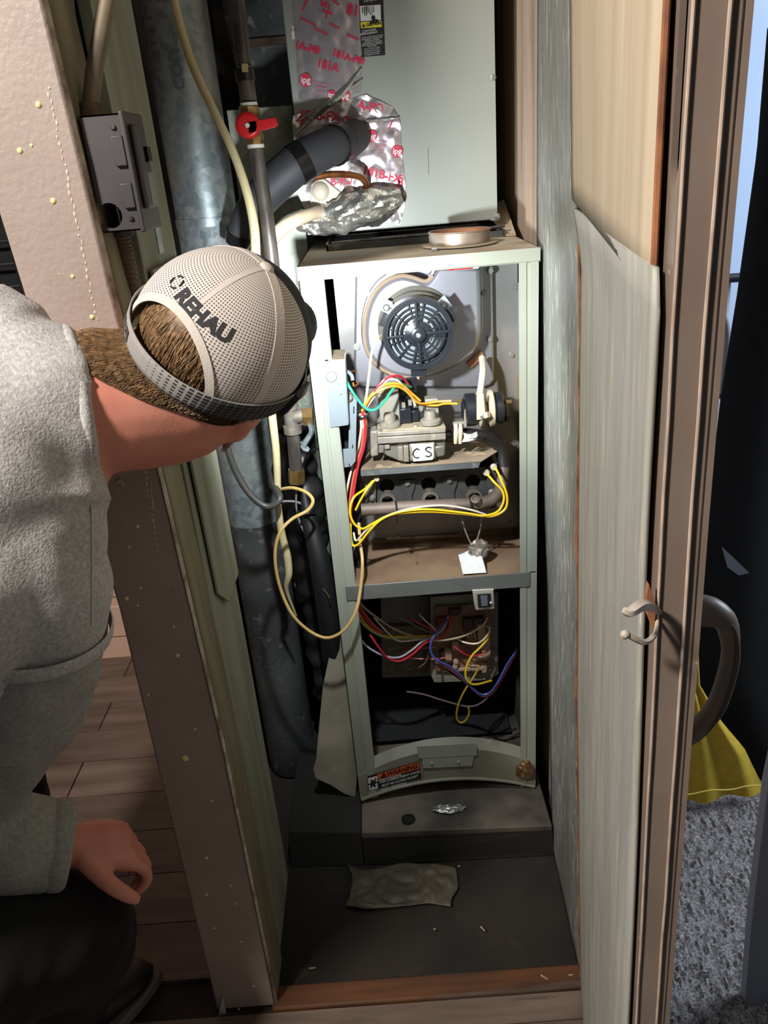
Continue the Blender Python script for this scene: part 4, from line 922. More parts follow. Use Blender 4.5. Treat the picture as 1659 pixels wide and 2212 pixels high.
# dusty tray on top
TZ = P(900, 1010, .03).z
tp = [PZ(779, 1018, TZ), PZ(1038, 999, TZ), PZ(1074, 977, TZ), PZ(1066, 958, TZ), PZ(812, 975, TZ)]
yb_ = .160
tr = [V((tp[0].x, tp[0].y, TZ)), V((tp[1].x, tp[1].y, TZ)), V((tp[2].x, tp[2].y, TZ)), V((tp[2].x, yb_, TZ)), V((tp[4].x-.01, yb_, TZ))]
MB().prism(tr, (0, 0, .0015)).build('tray', mat('dusty_tray', (150, 134, 110), (116, 100, 82), scale=12, rough=.85, spots=[((60, 52, 46), 60, .66, .72), ((186, 160, 128), 26, .6, .72)]), bb)
MB().hexa([tr[0]+V((0, -.001, -.009)), tr[1]+V((-.004, -.001, -.009)), tr[1]+V((-.004, .001, -.009)), tr[0]+V((0, .001, -.009)), tr[0]+V((0, -.001, .0015)), tr[1]+V((0, -.001, .0015)), tr[1]+V((0, .001, .0015)), tr[0]+V((0, .001, .0015))]).build('tray_lip', m_galvdirty, bb)

# ---- gas valve
gv = thing('gas_valve', 'dusty cast aluminium gas valve with hand lettered white tag on the tray', 'valve', P(880, 985, .06))
YG = .035
def gp_(poly, y_, d, name, m, bev=.001): return MB().prism([P(a, b_, y_) for a, b_ in poly], (0, d, 0)).build(name, m, gv, bevel=bev)
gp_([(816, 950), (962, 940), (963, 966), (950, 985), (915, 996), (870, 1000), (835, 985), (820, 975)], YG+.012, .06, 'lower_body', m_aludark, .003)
gp_([(860, 966), (870, 965), (872, 996), (860, 995)], YG+.004, .012, 'body_rib', m_alu); gp_([(872, 964), (882, 963), (884, 998), (872, 998)], YG+.002, .012, 'body_rib', m_alu)
gp_([(884, 960), (940, 956), (942, 992), (915, 998), (886, 997)], YG+.002, .012, 'tag_boss', m_alu, .003)
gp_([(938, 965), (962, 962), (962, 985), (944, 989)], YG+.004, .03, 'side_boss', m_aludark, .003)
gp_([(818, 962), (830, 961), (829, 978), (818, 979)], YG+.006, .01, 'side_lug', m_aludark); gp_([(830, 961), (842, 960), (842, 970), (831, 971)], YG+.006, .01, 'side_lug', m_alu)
gp_([(816, 945), (963, 936), (964, 950), (816, 960)], YG, .08, 'mid_flange', m_alu, .0015)
gp_([(815, 934), (963, 926), (963, 935), (815, 944)], YG-.001, .082, 'gasket_plate', m_alu, .0015)
a0 = P(815, 934, YG); a1 = P(963, 926, YG)
MB().hexa([a0, a1, a1+V((-.004, .080, .0)), a0+V((.004, .080, .0)), a0+V((0, 0, .004)), a1+V((0, 0, .004)), a1+V((-.004, .080, .004)), a0+V((.004, .080, .004))]).build('top_cover', m_dust, gv, bevel=.001)
zt_ = a0.z+.004
def post_(px, py, y_, prof, name, m, n=20): return MB().lathe(P(px, py, y_), (0, 0, 1), prof, n=n).build(name, m, gv)
c1 = PZ(843, 920, zt_); c2 = PZ(930, 914, zt_)
for c in (c1, c2):
    MB().lathe(c, (0, 0, 1), [(.018, 0), (.018, .006), (.0155, .008), (.011, .009), (.0105, .016), (.0095, .022), (.0093, .023)], n=24).build('pressure_tower', m_alu, gv)
    MB().box((c.x-.009, c.y-.0012, c.z+.022), (c.x+.009, c.y+.0012, c.z+.0245)).build('tower_slot', m_iron, gv)
MB().box((c1.x-.017, .075, zt_), (c1.x+.019, .11, P(840, 845, .08).z)).build('solenoid', mat('dusty_solenoid', (150, 158, 156), (160, 150, 128), scale=9, rough=.5, metal=.25), gv, bevel=.002)
MB().box((c1.x-.017, .073, P(840, 850, .08).z), (c1.x+.019, .112, P(840, 843, .08).z+.004)).build('solenoid_top', m_dust, gv, bevel=.003)
MB().box((c1.x+.0195, .08, zt_), (c1.x+.022, .108, P(850, 850, .08).z)).build('solenoid_side', m_black_pl, gv)
MB().box((P(919, 880, .085).x, .085, zt_), (P(948, 880, .085).x, .11, P(930, 862, .085).z)).build('small_solenoid', mat('dusty_solenoid', (150, 158, 156)), gv, bevel=.002)
MB().box((P(863, 890, .06).x, .06, zt_), (P(888, 890, .06).x, .085, P(875, 884, .06).z)).build('terminal_block', m_black_pl, gv, bevel=.001)
MB().box((P(889, 890, .065).x, .065, zt_), (P(905, 890, .065).x, .085, P(895, 888, .065).z)).build('terminal_block', m_black_pl, gv, bevel=.001)
MB().box((P(906, 890, .067).x, .067, zt_), (P(917, 890, .067).x, .085, P(912, 888, .067).z)).build('terminal_block', m_black_pl, gv, bevel=.001)
for px, py in ((872, 878), (897, 876), (910, 884), (886, 872), (900, 868)):
    MB().box(P(px-4, py, .07)+V((0, 0, -.004)), P(px+4, py, .07)+V((0, .008, .006))).build('spade_terminal', m_alu, gv, bevel=.0005)
MB().lathe(P(823, 934, YG+.005)+V((0, 0, .004)), (0, 0, 1), [(.006, 0), (.006, .002), (.004, .0035)], n=12).build('cover_screw', m_screw, gv)
MB().lathe(P(898, 925, YG+.01)+V((0, 0, .003)), (0, 0, 1), [(.006, 0), (.005, .003), (.0, .004)], n=12).build('cover_screw', m_alu, gv)
gp_([(799, 932), (816, 930), (818, 985), (801, 988)], YG+.02, .03, 'inlet_boss', m_alu, .003)
tq = [P(889, 960, YG+.0), P(936, 958, YG+.0), P(937, 986, YG+.0), P(934, 993, YG+.0), P(893, 997, YG+.0)]
MB().prism(tq, (0, .001, 0)).build('white_tag', m_label, gv)
mb = MB(); pm = plane_map(P(913, 978, YG-.0008), (1, 0, .02), (-.02, 0, 1))
for x0, pts in ((0, [(-.0055, .006), (-.010, .0085), (-.0155, .004), (-.0165, -.002), (-.013, -.008), (-.007, -.0075)]), (0, [(.0155, .0075), (.010, .0095), (.0055, .006), (.0085, .0015), (.0135, -.0015), (.0145, -.0055), (.009, -.008), (.0045, -.006)])):
    mb = MB(); mb.tube([pm(a, b_) for a, b_ in pts], .0012, n=6); mb.build('tag_lettering', m_black_pl, gv)
# manifold pipe
mp_ = [(785, 1101, .035), (850, 1097, .035), (950, 1092, .035), (1035, 1087, .037), (1068, 1075, .045), (1083, 1050, .06), (1088, 1010, .075), (1082, 972, .085), (1062, 948, .085), (1030, 940, .08), (1000, 938, .075), (962, 941, .07)]
mp3 = [P(*a) for a in mp_]
mf = thing('manifold_pipe', 'dusty bent gas manifold pipe looping from the valve below the burners', 'pipe', P(935, 1100, .035))
MB().tube(mp3[:7], .0112, n=16).build('dusty_run', m_manif, mf)
MB().tube(mp3[6:], .0112, n=16).build('black_bend', mat('black_pipe', (40, 38, 38), (58, 54, 52), scale=12, rough=.35, metal=.4), mf)
MB().lathe(mp3[0], (-1, 0, -.02), [(.0118, 0), (.0118, .003), (.0095, .004)], n=16).build('end_plug', m_manif, mf)
MB().lathe(P(1027, 1080, .025), (0, -.6, 1), [(.009, 0), (.009, .003), (.006, .004), (.006, .002)], n=14).build('port_ring', m_manif, mf)
for px, py in ((856, 1098), (1015, 1089)):
    c = P(px, py, .035); MB().lathe(c-V((.0025, 0, 0)), (1, 0, .03), [(.0125, 0), (.0125, .005)], n=20, cap=False).build('clamp_ring', m_manif, mf)
    o = MB().tube([c+V((.001*cos(a)*0, .0172*cos(a)-.003, .0195*sin(a)-.006)) for a in [2*pi*i/20 for i in range(21)]], .0016, n=6, smooth=1).build('cable_tie', m_black_pl)
    tag(o, 'black cable tie holding wires to the %s end of the manifold pipe' % ('left' if px < 900 else 'right'), 'cable tie', 'black cable ties on the manifold pipe')

# ---- pressure switches
ps = thing('pressure_switch', 'pair of round black and cream pressure switches right of the gas valve', 'switch', P(1045, 925, .08))
yp = .08
m_creamp = mat('cream_plastic', (196, 184, 160), (172, 158, 132), scale=14, rough=.5)
def drum(px, py, L, r, name, m, prof=None):
    c = P(px, py, yp); return MB().lathe(c, V((1, 0, .02)), prof or [(r*.8, 0), (r, .003), (r, L-.003), (r*.8, L)], n=32).build(name, m, ps)
drum(998, 886, .005, .020, 'switch_cap', m_black_pl)
drum(1003, 886, .022, .029, 'switch_drum', m_black_pl)
drum(1030, 884, .008, .032, 'switch_flange', m_creamp)
drum(1040, 883, .010, .016, 'switch_neck', m_creamp)
drum(1053, 882, .012, .032, 'switch_flange', m_creamp)
drum(1067, 882, .016, .028, 'switch_drum', m_black_pl)
drum(1087, 881, .004, .017, 'switch_cap', m_black_pl)
MB().prism([P(1030, 850, yp-.033), P(1045, 850, yp-.033), P(1050, 905, yp-.033), P(1030, 908, yp-.033)], (0, .004, 0)).build('switch_bracket', m_creamp, ps, bevel=.001)
MB().lathe(P(1043, 899, yp-.033), (0, -1, 0), [(.005, 0), (.005, .002), (.003, .004)], n=8).build('bracket_screw', m_screw, ps)
MB().tube([P(1048, 899, yp-.034), P(1056, 895, yp-.038)], .0055, n=10).build('hose_barb', m_creamp, ps)
MB().prism([P(1003, 885, yp-.02), P(1008, 884, yp-.02), P(1008, 922, yp-.02), P(980, 925, yp-.02), P(978, 912, yp-.02), P(1002, 910, yp-.02)], (0, .002, 0)).build('mounting_angle', m_alu, ps)
for px in (985, 995):
    MB().tube([P(px, 915, yp-.024), P(px, 935, yp-.026), P(px-1, 958, yp-.026)], [.0028, .0042, .003], n=8).build('wire_end', m_creamp, ps)
for px, py, L in ((997, 866, -11), (1092, 868, 12)):
    a = P(px, py, yp-.01); MB().box(a+V((0, 0, -.003)), a+V((L*.0009, .001, .003))).build('spade_terminal', m_brass, ps)
MB().tube([P(1085, 905, yp), P(1098, 905, yp-.01)], .005, n=10).build('hose_barb', m_black_pl, ps)
o = MB().grid(14, 10, lambda u, v: P(1001+30*u-4*v+3*sin(v*3), 935+20*v-4*u+5*sin(u*3)*(1-v), .045+.006*nz((u*3, v*3, 0))-.008*sin(pi*u))).build('paper_tag', m_label); so = o.modifiers.new('t', 'SOLIDIFY'); so.thickness = .0006
tag(o, 'curled white paper tag hanging at the valve outlet pipe', 'tag')

# ---- wires in the burner compartment
def wm(name, c): return mat(name+'_insulation', c, rough=.35)
RED, ORG, YEL, GRN, WHT, BLU, BLK, BRN = wm('red', (206, 44, 62)), wm('orange', (240, 158, 44)), wm('yellow', (240, 196, 32)), wm('green', (44, 160, 122)), wm('white', (222, 212, 190)), wm('blue', (66, 88, 168)), wm('black', (26, 26, 28)), wm('brown', (112, 82, 68))
PNK = wm('faded_red', (204, 98, 76))
WR = .0021
wire('red_wire', 'red wire arching over the gas valve', [(782, 892, .03), (800, 860, .03), (828, 822, .03), (850, 812, .04), (870, 816, .06), (884, 834, .08)], WR, RED)
wire('white_wire', 'white wire arching under the red wire over the gas valve', [(786, 888, .034), (808, 856, .034), (832, 824, .034), (855, 820, .04), (874, 838, .055), (890, 858, .06), (897, 876, .066)], WR, WHT)
wire('orange_wire', 'upper orange wire of the pair arching over the gas valve', [(784, 884, .03), (800, 856, .03), (825, 834, .03), (850, 828, .035), (872, 834, .045), (890, 850, .06), (908, 866, .065)], WR, ORG)
wire('orange_wire', 'lower orange wire of the pair arching over the gas valve', [(782, 888, .028), (802, 856, .028), (828, 840, .028), (854, 834, .032), (876, 844, .045), (900, 868, .06), (918, 872, .07), (940, 868, .075), (975, 866, .07)], WR, ORG)
wire('orange_wire', 'short orange wire beside the pressure switch terminal', [(905, 874, .078), (940, 876, .075), (960, 872, .07), (988, 872, .068)], WR*.9, ORG)
wire('green_wire', 'green ground wire dipping in front of the gas valve', [(748, 822, .02), (756, 838, .012), (772, 862, .008), (790, 882, .005), (808, 886, .005), (828, 870, .012), (848, 842, .03), (862, 830, .05), (876, 832, .07), (888, 836, .085)], WR*1.1, GRN)
wire('cream_wire', 'cream wire running from the fan motor down into the harness', [(826, 724, .075), (815, 733, .05), (803, 760, .04), (798, 800, .04), (792, 850, .04), (786, 888, .035), (783, 925, .035)], WR*1.1, wm('cream', (230, 214, 170)))
wire('brown_wire', 'thin brown wire curling out of the junction box', [(748, 845, .03), (758, 850, .02), (760, 862, .015), (750, 871, .02)], .0013, BRN)
# bundle down the left
for i, (mm, nm, x0, d) in enumerate(((RED, 'red', 784, .030), (PNK, 'faded red', 781, .036), (ORG, 'orange', 788, .040), (WHT, 'white', 778, .042))):
    pts = [(x0, 893, d), (x0+5-i, 925, d), (x0+2-2*i, 965, d+.004), (x0-10-2*i, 1005, d+.006), (x0-19-3*i, 1055, d+.004), (x0-26-2*i, 1110, d), (x0-28-1.5*i, 1160, d), (x0-29-1.5*i, 1210, d), (x0-25-2*i, 1250, d+.004), (x0-14+i, 1290, d+.02)]
    wire(nm.replace(' ', '_')+'_wire', '%s wire of the harness running down behind the slotted bracket' % nm, pts, WR, mm)
wire('green_wire', 'green wire low in the harness beside the left post', [(764, 1150, .045), (761, 1190, .045), (758, 1235, .045), (762, 1275, .05)], WR, GRN)
wire('grey_wire', 'grey wire low in the harness beside the left post', [(770, 1172, .04), (757, 1205, .035), (751, 1245, .035), (756, 1275, .05)], WR, mat('grey_wire', (128, 124, 122)))
wire('cream_rod', 'cream wire running down inside the left post below the junction box', [(730, 948, .025), (735, 990, .03), (744, 1040, .035), (750, 1100, .035), (752, 1160, .035)], WR, wm('cream', (230, 214, 170)))
for px, py, lab in ((783, 894, 'upper'), (752, 1128, 'lower')):
    c = P(px, py, .036); o = MB().tube([c+V((.010*cos(a), .011*sin(a), .002*sin(a))) for a in [2*pi*i/18 for i in range(19)]], .0022, n=6, smooth=1).build('cable_tie', m_black_pl); tag(o, '%s black cable tie round the wire harness' % lab, 'cable tie', 'black cable ties on the wire harness')
# yellow loops with white wires tied along the manifold
wire('yellow_wire', 'outer yellow wire looping round the right end of the manifold pipe', [(1070, 1010, .045), (1082, 1035, .03), (1095, 1070, .022), (1092, 1098, .018), (1070, 1113, .015), (1040, 1115, .014), (1000, 1110, .013), (930, 1105, .013), (870, 1108, .013), (830, 1118, .012), (800, 1134, .012), (782, 1142, .012), (764, 1130, .012), (756, 1105, .012), (764, 1075, .02), (790, 1055, .04), (806, 1038, .05)], WR, YEL)
wire('yellow_wire', 'inner yellow wire crossing near the right end of the manifold pipe', [(1052, 1024, .045), (1068, 1042, .03), (1085, 1060, .024), (1088, 1082, .020), (1075, 1105, .016), (1045, 1114, .012), (1010, 1109, .011), (940, 1101, .010), (890, 1102, .010), (850, 1110, .010), (820, 1125, .010), (795, 1150, .010), (775, 1175, .012), (762, 1178, .016), (758, 1160, .02), (757, 1130, .026)], WR, YEL)
wire('yellow_wire', 'short yellow wire at the left burner bracket', [(812, 1034, .05), (792, 1058, .035), (776, 1085, .03), (768, 1102, .03)], WR*.9, YEL)
wire('white_wire', 'white wire tied in front of the manifold pipe', [(1050, 1112, .02), (1020, 1102, .013), (980, 1094, .011), (940, 1092, .011), (890, 1098, .012), (850, 1109, .012), (815, 1125, .013), (790, 1146, .014), (770, 1168, .02), (764, 1150, .03)], WR*.9, WHT)
wire('black_wire', 'black wire tied beside the white wire on the manifold pipe', [(1046, 1108, .022), (1010, 1097, .014), (960, 1094, .013), (905, 1100, .014), (850, 1113, .015), (818, 1130, .016), (795, 1152, .018), (775, 1176, .022)], WR*.9, BLK)
for px, py in ((1066, 1008), (1050, 1020), (812, 1032)):
    o = MB().lathe(P(px, py, .055), P(px+4, py+6, .035)-P(px, py, .055), [(.006, 0), (.006, .006), (.004, .008), (.004, .012)], n=12).build('igniter_cap', m_creamp)
    tag(o, {1066: 'pale spark electrode cap at the tray right corner', 1050: 'pale electrode cap below the tray right corner', 812: 'pale electrode cap at the left end of the burner box'}[px], 'electrode', 'electrode caps on the burner box')
# leads hanging to the wad on the shelf
wire('grey_wire', 'left grey lead hanging from the manifold to the paper wad', [(996, 1113, .05), (1003, 1140, .05), (1014, 1168, .05), (1026, 1185, .05)], .0016, mat('grey_wire', (128, 124, 122)))
wire('grey_wire', 'right grey lead hanging from the manifold to the paper wad', [(1040, 1118, .05), (1038, 1140, .05), (1031, 1168, .05), (1030, 1192, .045)], .0016, mat('grey_wire', (128, 124, 122)))
o = MB().grid(16, 18, lambda u, v: P(990+5*v*2+(46+5*v)*u, 1198-18*u*(1-v)+42*v-3*u*v, .05-.048*v+.006*nz((u*4, v*4, 0))*(1-v))).build('paper_sheet', m_label); so = o.modifiers.new('t', 'SOLIDIFY'); so.thickness = .0005
tag(o, 'white paper piece lying over the edge of the middle shelf', 'paper')
o = lump(P(1034, 1186, .045), .018, 21, (1.0, .7, 1.0)).build('tape_wad', mat('silver_wad', (178, 170, 156), (120, 110, 98), scale=50, rough=.4, metal=.5), smooth=20); tag(o, 'crumpled silver tape wad on the white paper of the shelf', 'tape')
o = MB().tube([P(899, 1215, .06), P(899, 1206, .06)], .0012, n=6).build('sheet_screw', m_screw); tag(o, 'screw tip standing up on the dusty middle shelf', 'screw')

# ---- door switch
sw = thing('door_switch', 'grey door safety switch with black rocker under the middle shelf', 'switch', P(1045, 1318, -.004))
s0 = [P(1021, 1278, -.005), P(1066, 1276, -.005), P(1069, 1316, -.005), P(1027, 1319, -.005)]
MB().prism(s0, (0, .03, 0)).build('switch_case', mat('switch_grey', (168, 164, 152), rough=.5), sw, bevel=.002)
MB().hexa([s0[0]+V((-.0005, 0, 0)), s0[1]+V((.0005, 0, 0)), s0[1]+V((.0005, .045, .012)), s0[0]+V((0, .045, .012)), s0[0]+V((-.0005, 0, .002)), s0[1]+V((.0005, 0, .002)), s0[1]+V((0, .045, .014)), s0[0]+V((0, .045, .014))]).build('switch_top', mat('switch_top', (186, 180, 164), rough=.6), sw, bevel=.0006)
MB().prism([P(1031, 1285, -.007), P(1060, 1283, -.007), P(1061, 1311, -.007), P(1033, 1313, -.007)], (0, .003, 0)).build('switch_bezel', m_black_pl, sw)
MB().hexa([P(1038, 1287, -.008), P(1053, 1286, -.008), P(1054, 1309, -.012), P(1040, 1310, -.012), P(1038, 1287, -.004), P(1053, 1286, -.004), P(1054, 1309, -.004), P(1040, 1310, -.004)]).build('rocker', mat('rocker_grey', (92, 96, 104), rough=.25), sw, bevel=.0008)
MB().ball(P(1060, 1302, -.009), .0022, nu=8, nv=6).build('switch_pin', m_label, sw)

# ---- control board on the blower deck
YC = .14
cb = thing('control_board', 'brown circuit board with relays on a grey plate in the lower compartment', 'circuit board', P(1000, 1475, YC))
pl = [(930, 1290), (1076, 1280), (1076, 1455), (1060, 1468), (1000, 1472), (938, 1474), (930, 1455)]
ps_ = [P(a, b_, YC) for a, b_ in pl]
hl = [P(a, b_, YC) for a, b_ in ((1067, 1352), (1067, 1400), (1066, 1430), (946, 1466), (1031, 1463))]
mb = MB().plate([(p.x, p.z) for p in ps_], [circle(h.x, h.z, .0022, 8) for h in hl], lambda x, z: V((x, YC, z)), (0, .004, 0)); mb.build('board_plate', mat('board_plate', (152, 148, 134), (130, 126, 114), scale=8, rough=.6), cb)
MB().prism([P(a, b_, YC-.008) for a, b_ in ((940, 1310), (1060, 1304), (1060, 1448), (1040, 1455), (940, 1450))], (0, .002, 0)).build('circuit_board', mat('brown_pcb', (158, 116, 92), (124, 90, 72), scale=30, rough=.5), cb)
rng = random.Random(11)
m_relay = mat('relay_dark', (70, 58, 52), rough=.5); m_comp = mat('component_pale', (190, 164, 140), rough=.5); m_compr = mat('relay_red', (136, 56, 44), rough=.5)
comps = [(945, 1328, 22, 26, .012, m_compr), (970, 1310, 26, 16, .010, m_relay), (1000, 1330, 18, 26, .014, m_relay), (1022, 1328, 22, 24, .014, m_relay), (1006, 1360, 20, 14, .010, m_comp), (1030, 1340, 16, 34, .016, m_comp), (950, 1400, 10, 28, .014, m_relay),
         (960, 1398, 14, 26, .012, m_comp), (1030, 1385, 26, 14, .008, m_comp), (1040, 1398, 18, 16, .012, m_comp), (985, 1372, 24, 16, .008, m_relay), (1020, 1412, 34, 10, .010, m_comp), (975, 1380, 14, 18, .014, m_comp), (1045, 1370, 12, 18, .012, m_comp), (980, 1440, 36, 8, .006, m_comp), (1040, 1430, 10, 18, .010, m_comp)]
for px, py, w, h, d, mm in comps:
    a = P(px, py+h, YC-.008); b_ = P(px+w, py, YC-.008)
    MB().box((a.x, YC-.008-d, a.z), (b_.x, YC-.008, b_.z)).build('board_component', mm, cb, bevel=.0008)
for px, py in ((984, 1426), (982, 1436), (1012, 1440), (1022, 1440), (1030, 1440), (1040, 1438)):
    MB().lathe(P(px, py, YC-.008), (0, -1, 0), [(.0055, 0), (.0055, .010), (.004, .0108)], n=12).build('capacitor', m_comp, cb)
for k in range(7):
    MB().box(P(1008+6*k, 1384, YC-.014), P(1011+6*k, 1368, YC-.018)).build('terminal_pin', m_brass, cb)
# transformer and label panel behind
MB().box((P(938, 1270, .17).x, .15, P(940, 1300, .17).z), (P(1040, 1270, .17).x, .20, zs-.004)).build('transformer', mat('transformer_can', (96, 94, 86), (82, 80, 74), scale=8, rough=.6), cb, bevel=.005)
lp_ = thing('wiring_panel', 'dim steel panel with printed wiring labels left of the circuit board', 'panel', P(875, 1460, .20))
YW = .20
MB().prism([P(a, b_, YW) for a, b_ in ((822, 1262), (936, 1258), (936, 1460), (826, 1464))], (0, .003, 0)).build('panel_plate', mat('dim_panel', (128, 130, 124), (110, 112, 106), scale=8, rough=.6), lp_)
for y0, y1 in ((1354, 1380), (1392, 1422), (1432, 1458)):
    MB().prism([P(832, y0, YW-.001), P(932, y0-2, YW-.001), P(932, y1-2, YW-.001), P(832, y1, YW-.001)], (0, .0008, 0)).build('printed_label', mat('printed_label', (150, 136, 112), (96, 84, 70), scale=220, rough=.7, stretch=(.4, 1, 1)), lp_)
MB().prism([P(832, 1346, YW-.001), P(932, 1344, YW-.001), P(932, 1352, YW-.001), P(832, 1354, YW-.001)], (0, .0008, 0)).build('black_band', m_black_pl, lp_)
MB().box(P(909, 1326, YW-.004), P(926, 1286, YW)).build('terminal_strip', mat('ivory', (136, 132, 108), rough=.6), lp_, bevel=.001)

# ---- loose wires of the lower compartment
wy = .07
def lw(nm, lab, pts, m, r=WR): return wire(nm, lab, pts, r, m)
lw('yellow_green_wire', 'green wire sweeping from the harness across to the circuit board', [(760, 1282, .05), (764, 1310, .05), (772, 1332, .05), (795, 1358, .06), (830, 1376, .08), (870, 1379, .1), (930, 1377, .11)], wm('pale_green', (146, 178, 116)))
lw('orange_wire', 'orange wire sweeping from the harness across to the circuit board', [(762, 1275, .05), (770, 1312, .05), (790, 1348, .06), (825, 1372, .08), (870, 1375, .1), (935, 1374, .11), (950, 1378, .11)], ORG)
lw('red_wire', 'red wire sweeping from the harness into the lower compartment', [(764, 1280, .05), (774, 1312, .05), (795, 1344, .06), (822, 1368, .08)], RED)
lw('faded_red_wire', 'faded red wire beside the red one leaving the harness', [(766, 1278, .05), (778, 1310, .05), (802, 1344, .06), (826, 1366, .08)], PNK)
lw('white_wire', 'white wire hanging lowest in a loop left of the circuit board', [(764, 1340, .05), (770, 1362, .05), (790, 1394, .05), (828, 1416, .06), (862, 1420, .07), (890, 1404, .08), (912, 1386, .09), (938, 1374, .1), (958, 1356, .1), (968, 1332, .11)], wm('violet_white', (178, 176, 190)))
lw('red_wire', 'long red wire looping below the white one left of the circuit board', [(800, 1372, .05), (818, 1398, .05), (836, 1420, .06), (862, 1428, .07), (890, 1414, .08), (920, 1388, .09), (950, 1378, .1), (968, 1360, .1), (976, 1330, .11)], RED)
lw('blue_wire', 'blue wire curving down over the circuit board and out to the right', [(966, 1338, .1), (958, 1348, .09), (940, 1368, .08), (930, 1392, .07), (932, 1412, .065), (945, 1426, .06), (975, 1442, .06), (1000, 1464, .06), (1018, 1484, .06), (1040, 1500, .06), (1060, 1494, .06), (1078, 1468, .06), (1096, 1434, .07), (1116, 1406, .08)], BLU)
lw('dark_red_wire', 'dark red wire running beside the blue wire to the right wall', [(948, 1430, .062), (978, 1450, .062), (1004, 1472, .062), (1024, 1492, .062), (1042, 1504, .062), (1062, 1498, .062), (1080, 1474, .064), (1098, 1440, .072), (1114, 1412, .08)], wm('dark_red', (150, 60, 66)))
lw('black_wire', 'black wire hanging across the bottom of the circuit board plate', [(928, 1424, .07), (945, 1438, .066), (970, 1450, .066), (996, 1468, .066), (1012, 1480, .066)], BLK)
lw('yellow_wire', 'bright yellow wire looping in front of the circuit board', [(1058, 1356, .1), (1054, 1378, .09), (1040, 1396, .08), (1020, 1416, .07), (1008, 1440, .06), (1006, 1462, .055), (1016, 1476, .055), (1032, 1478, .06), (1062, 1470, .08)], YEL, WR*1.1)
lw('yellow_wire', 'dim yellow wire hanging in a loop below the circuit board', [(1036, 1438, .09), (1022, 1464, .07), (1006, 1488, .06), (992, 1516, .055), (986, 1545, .055), (992, 1560, .055), (1004, 1558, .055), (1013, 1542, .055), (1012, 1528, .055)], wm('dull_yellow', (176, 146, 48)))
lw('cream_wire', 'cream wire curving up to the right side of the circuit board', [(935, 1384, .1), (965, 1382, .09), (1000, 1374, .085), (1025, 1362, .085), (1045, 1348, .09), (1053, 1334, .1)], wm('cream', (230, 214, 170)))
lw('cream_wire', 'cream wire looping down at the right of the circuit board', [(985, 1378, .1), (1005, 1388, .09), (1030, 1390, .085), (1048, 1378, .085), (1058, 1358, .09), (1050, 1352, .1)], wm('cream', (230, 214, 170)))
for i, (lab, pts, m) in enumerate((('upper tan wire fanning out of the harness', [(764, 1286, .05), (790, 1316, .05), (830, 1346, .07), (870, 1366, .09), (895, 1374, .1)], wm('tan', (176, 158, 130))), ('second tan wire fanning out of the harness', [(762, 1270, .05), (782, 1306, .05), (815, 1334, .06), (850, 1358, .08), (886, 1374, .1)], wm('tan', (176, 158, 130))),
          ('grey wire starting at the wiring panel top', [(829, 1300, .12), (850, 1326, .11), (880, 1342, .11), (910, 1358, .11), (938, 1370, .11)], wm('taupe', (120, 112, 104))), ('pinkish red wire from the wiring panel to the board', [(876, 1332, .12), (900, 1344, .11), (925, 1356, .11), (948, 1370, .11)], RED),
          ('white wire from the wiring panel down to the board', [(905, 1326, .12), (918, 1340, .11), (936, 1356, .11), (948, 1368, .11)], WHT), ('white wire lying across under the orange wire', [(808, 1334, .06), (835, 1364, .08), (860, 1384, .09), (900, 1382, .1), (940, 1378, .1)], WHT),
          ('salmon wire curling over the printed labels', [(869, 1410, .15), (874, 1402, .14), (890, 1398, .13), (915, 1400, .12), (940, 1398, .12)], PNK), ('salmon wire running level over the printed labels', [(850, 1422, .15), (890, 1422, .13), (930, 1424, .12), (972, 1420, .11)], PNK),
          ('dark grey wire rising to the shelf from the board', [(960, 1372, .1), (980, 1344, .11), (1000, 1318, .12), (1018, 1298, .13)], wm('taupe', (120, 112, 104))), ('dark wire on the right side of the lower compartment', [(1118, 1398, .08), (1100, 1430, .08), (1085, 1462, .075), (1066, 1490, .07), (1040, 1518, .06), (1010, 1526, .06), (960, 1514, .06), (915, 1500, .06), (878, 1494, .06)], wm('mauve', (120, 98, 100))),
          ('thin black wire curving behind the door switch', [(1078, 1296, .12), (1100, 1316, .12), (1114, 1336, .12), (1118, 1370, .1)], BLK), ('red wire at the connector block of the board', [(980, 1396, .1), (1000, 1410, .095), (1020, 1418, .1), (1052, 1408, .11)], RED), ('orange wire at the connector block of the board', [(1026, 1418, .11), (1040, 1414, .1), (1056, 1404, .11)], PNK), ('brown wire tail below the printed labels', [(890, 1458, .12), (900, 1444, .11), (920, 1430, .11), (926, 1404, .11)], BRN))):
    lw('loose_wire', lab, pts, m, WR*.85)
# ================================================================== THE TECHNICIAN
KP = .925                                     # build of this man against the average used below
class PM(MB):
    def tube(s, pts, r, **k): return MB.tube(s, pts, [x*KP for x in r] if isinstance(r, (list, tuple)) else r*KP, **k)
    def ball(s, c, r, *a, **k): return MB.ball(s, c, tuple(x*KP for x in r) if isinstance(r, tuple) else r*KP, *a, **k)
    def lathe(s, o, ax, prof, **k): return MB.lathe(s, o, ax, [(a*KP, b*KP) for a, b in prof], **k)
def QP(px, py, w): return Q(px, py, w*KP)
HC = QP(482, 733, .845)                       # head centre (middle of the cap sphere)
def cv(x, y, z): return (R_*x + U_*y - F_*z).normalized()
hu = cv(.57, .63, .53); hb = cv(-.664, -.026, .741); hb = (hb - hu*hb.dot(hu)).normalized(); hr = (-hb).cross(hu).normalized()
hb = hb*cos(radians(18)) + hr*sin(radians(18)); hr = (-hb).cross(hu).normalized()
def HL(r, b, u): return HC + (hr*r + hb*b + hu*u)*KP     # head-local metres to world
m_skin = mat('skin', (230, 156, 132), (218, 138, 118), scale=14, rough=.5, sss=.12, bump=.08, bscale=300)
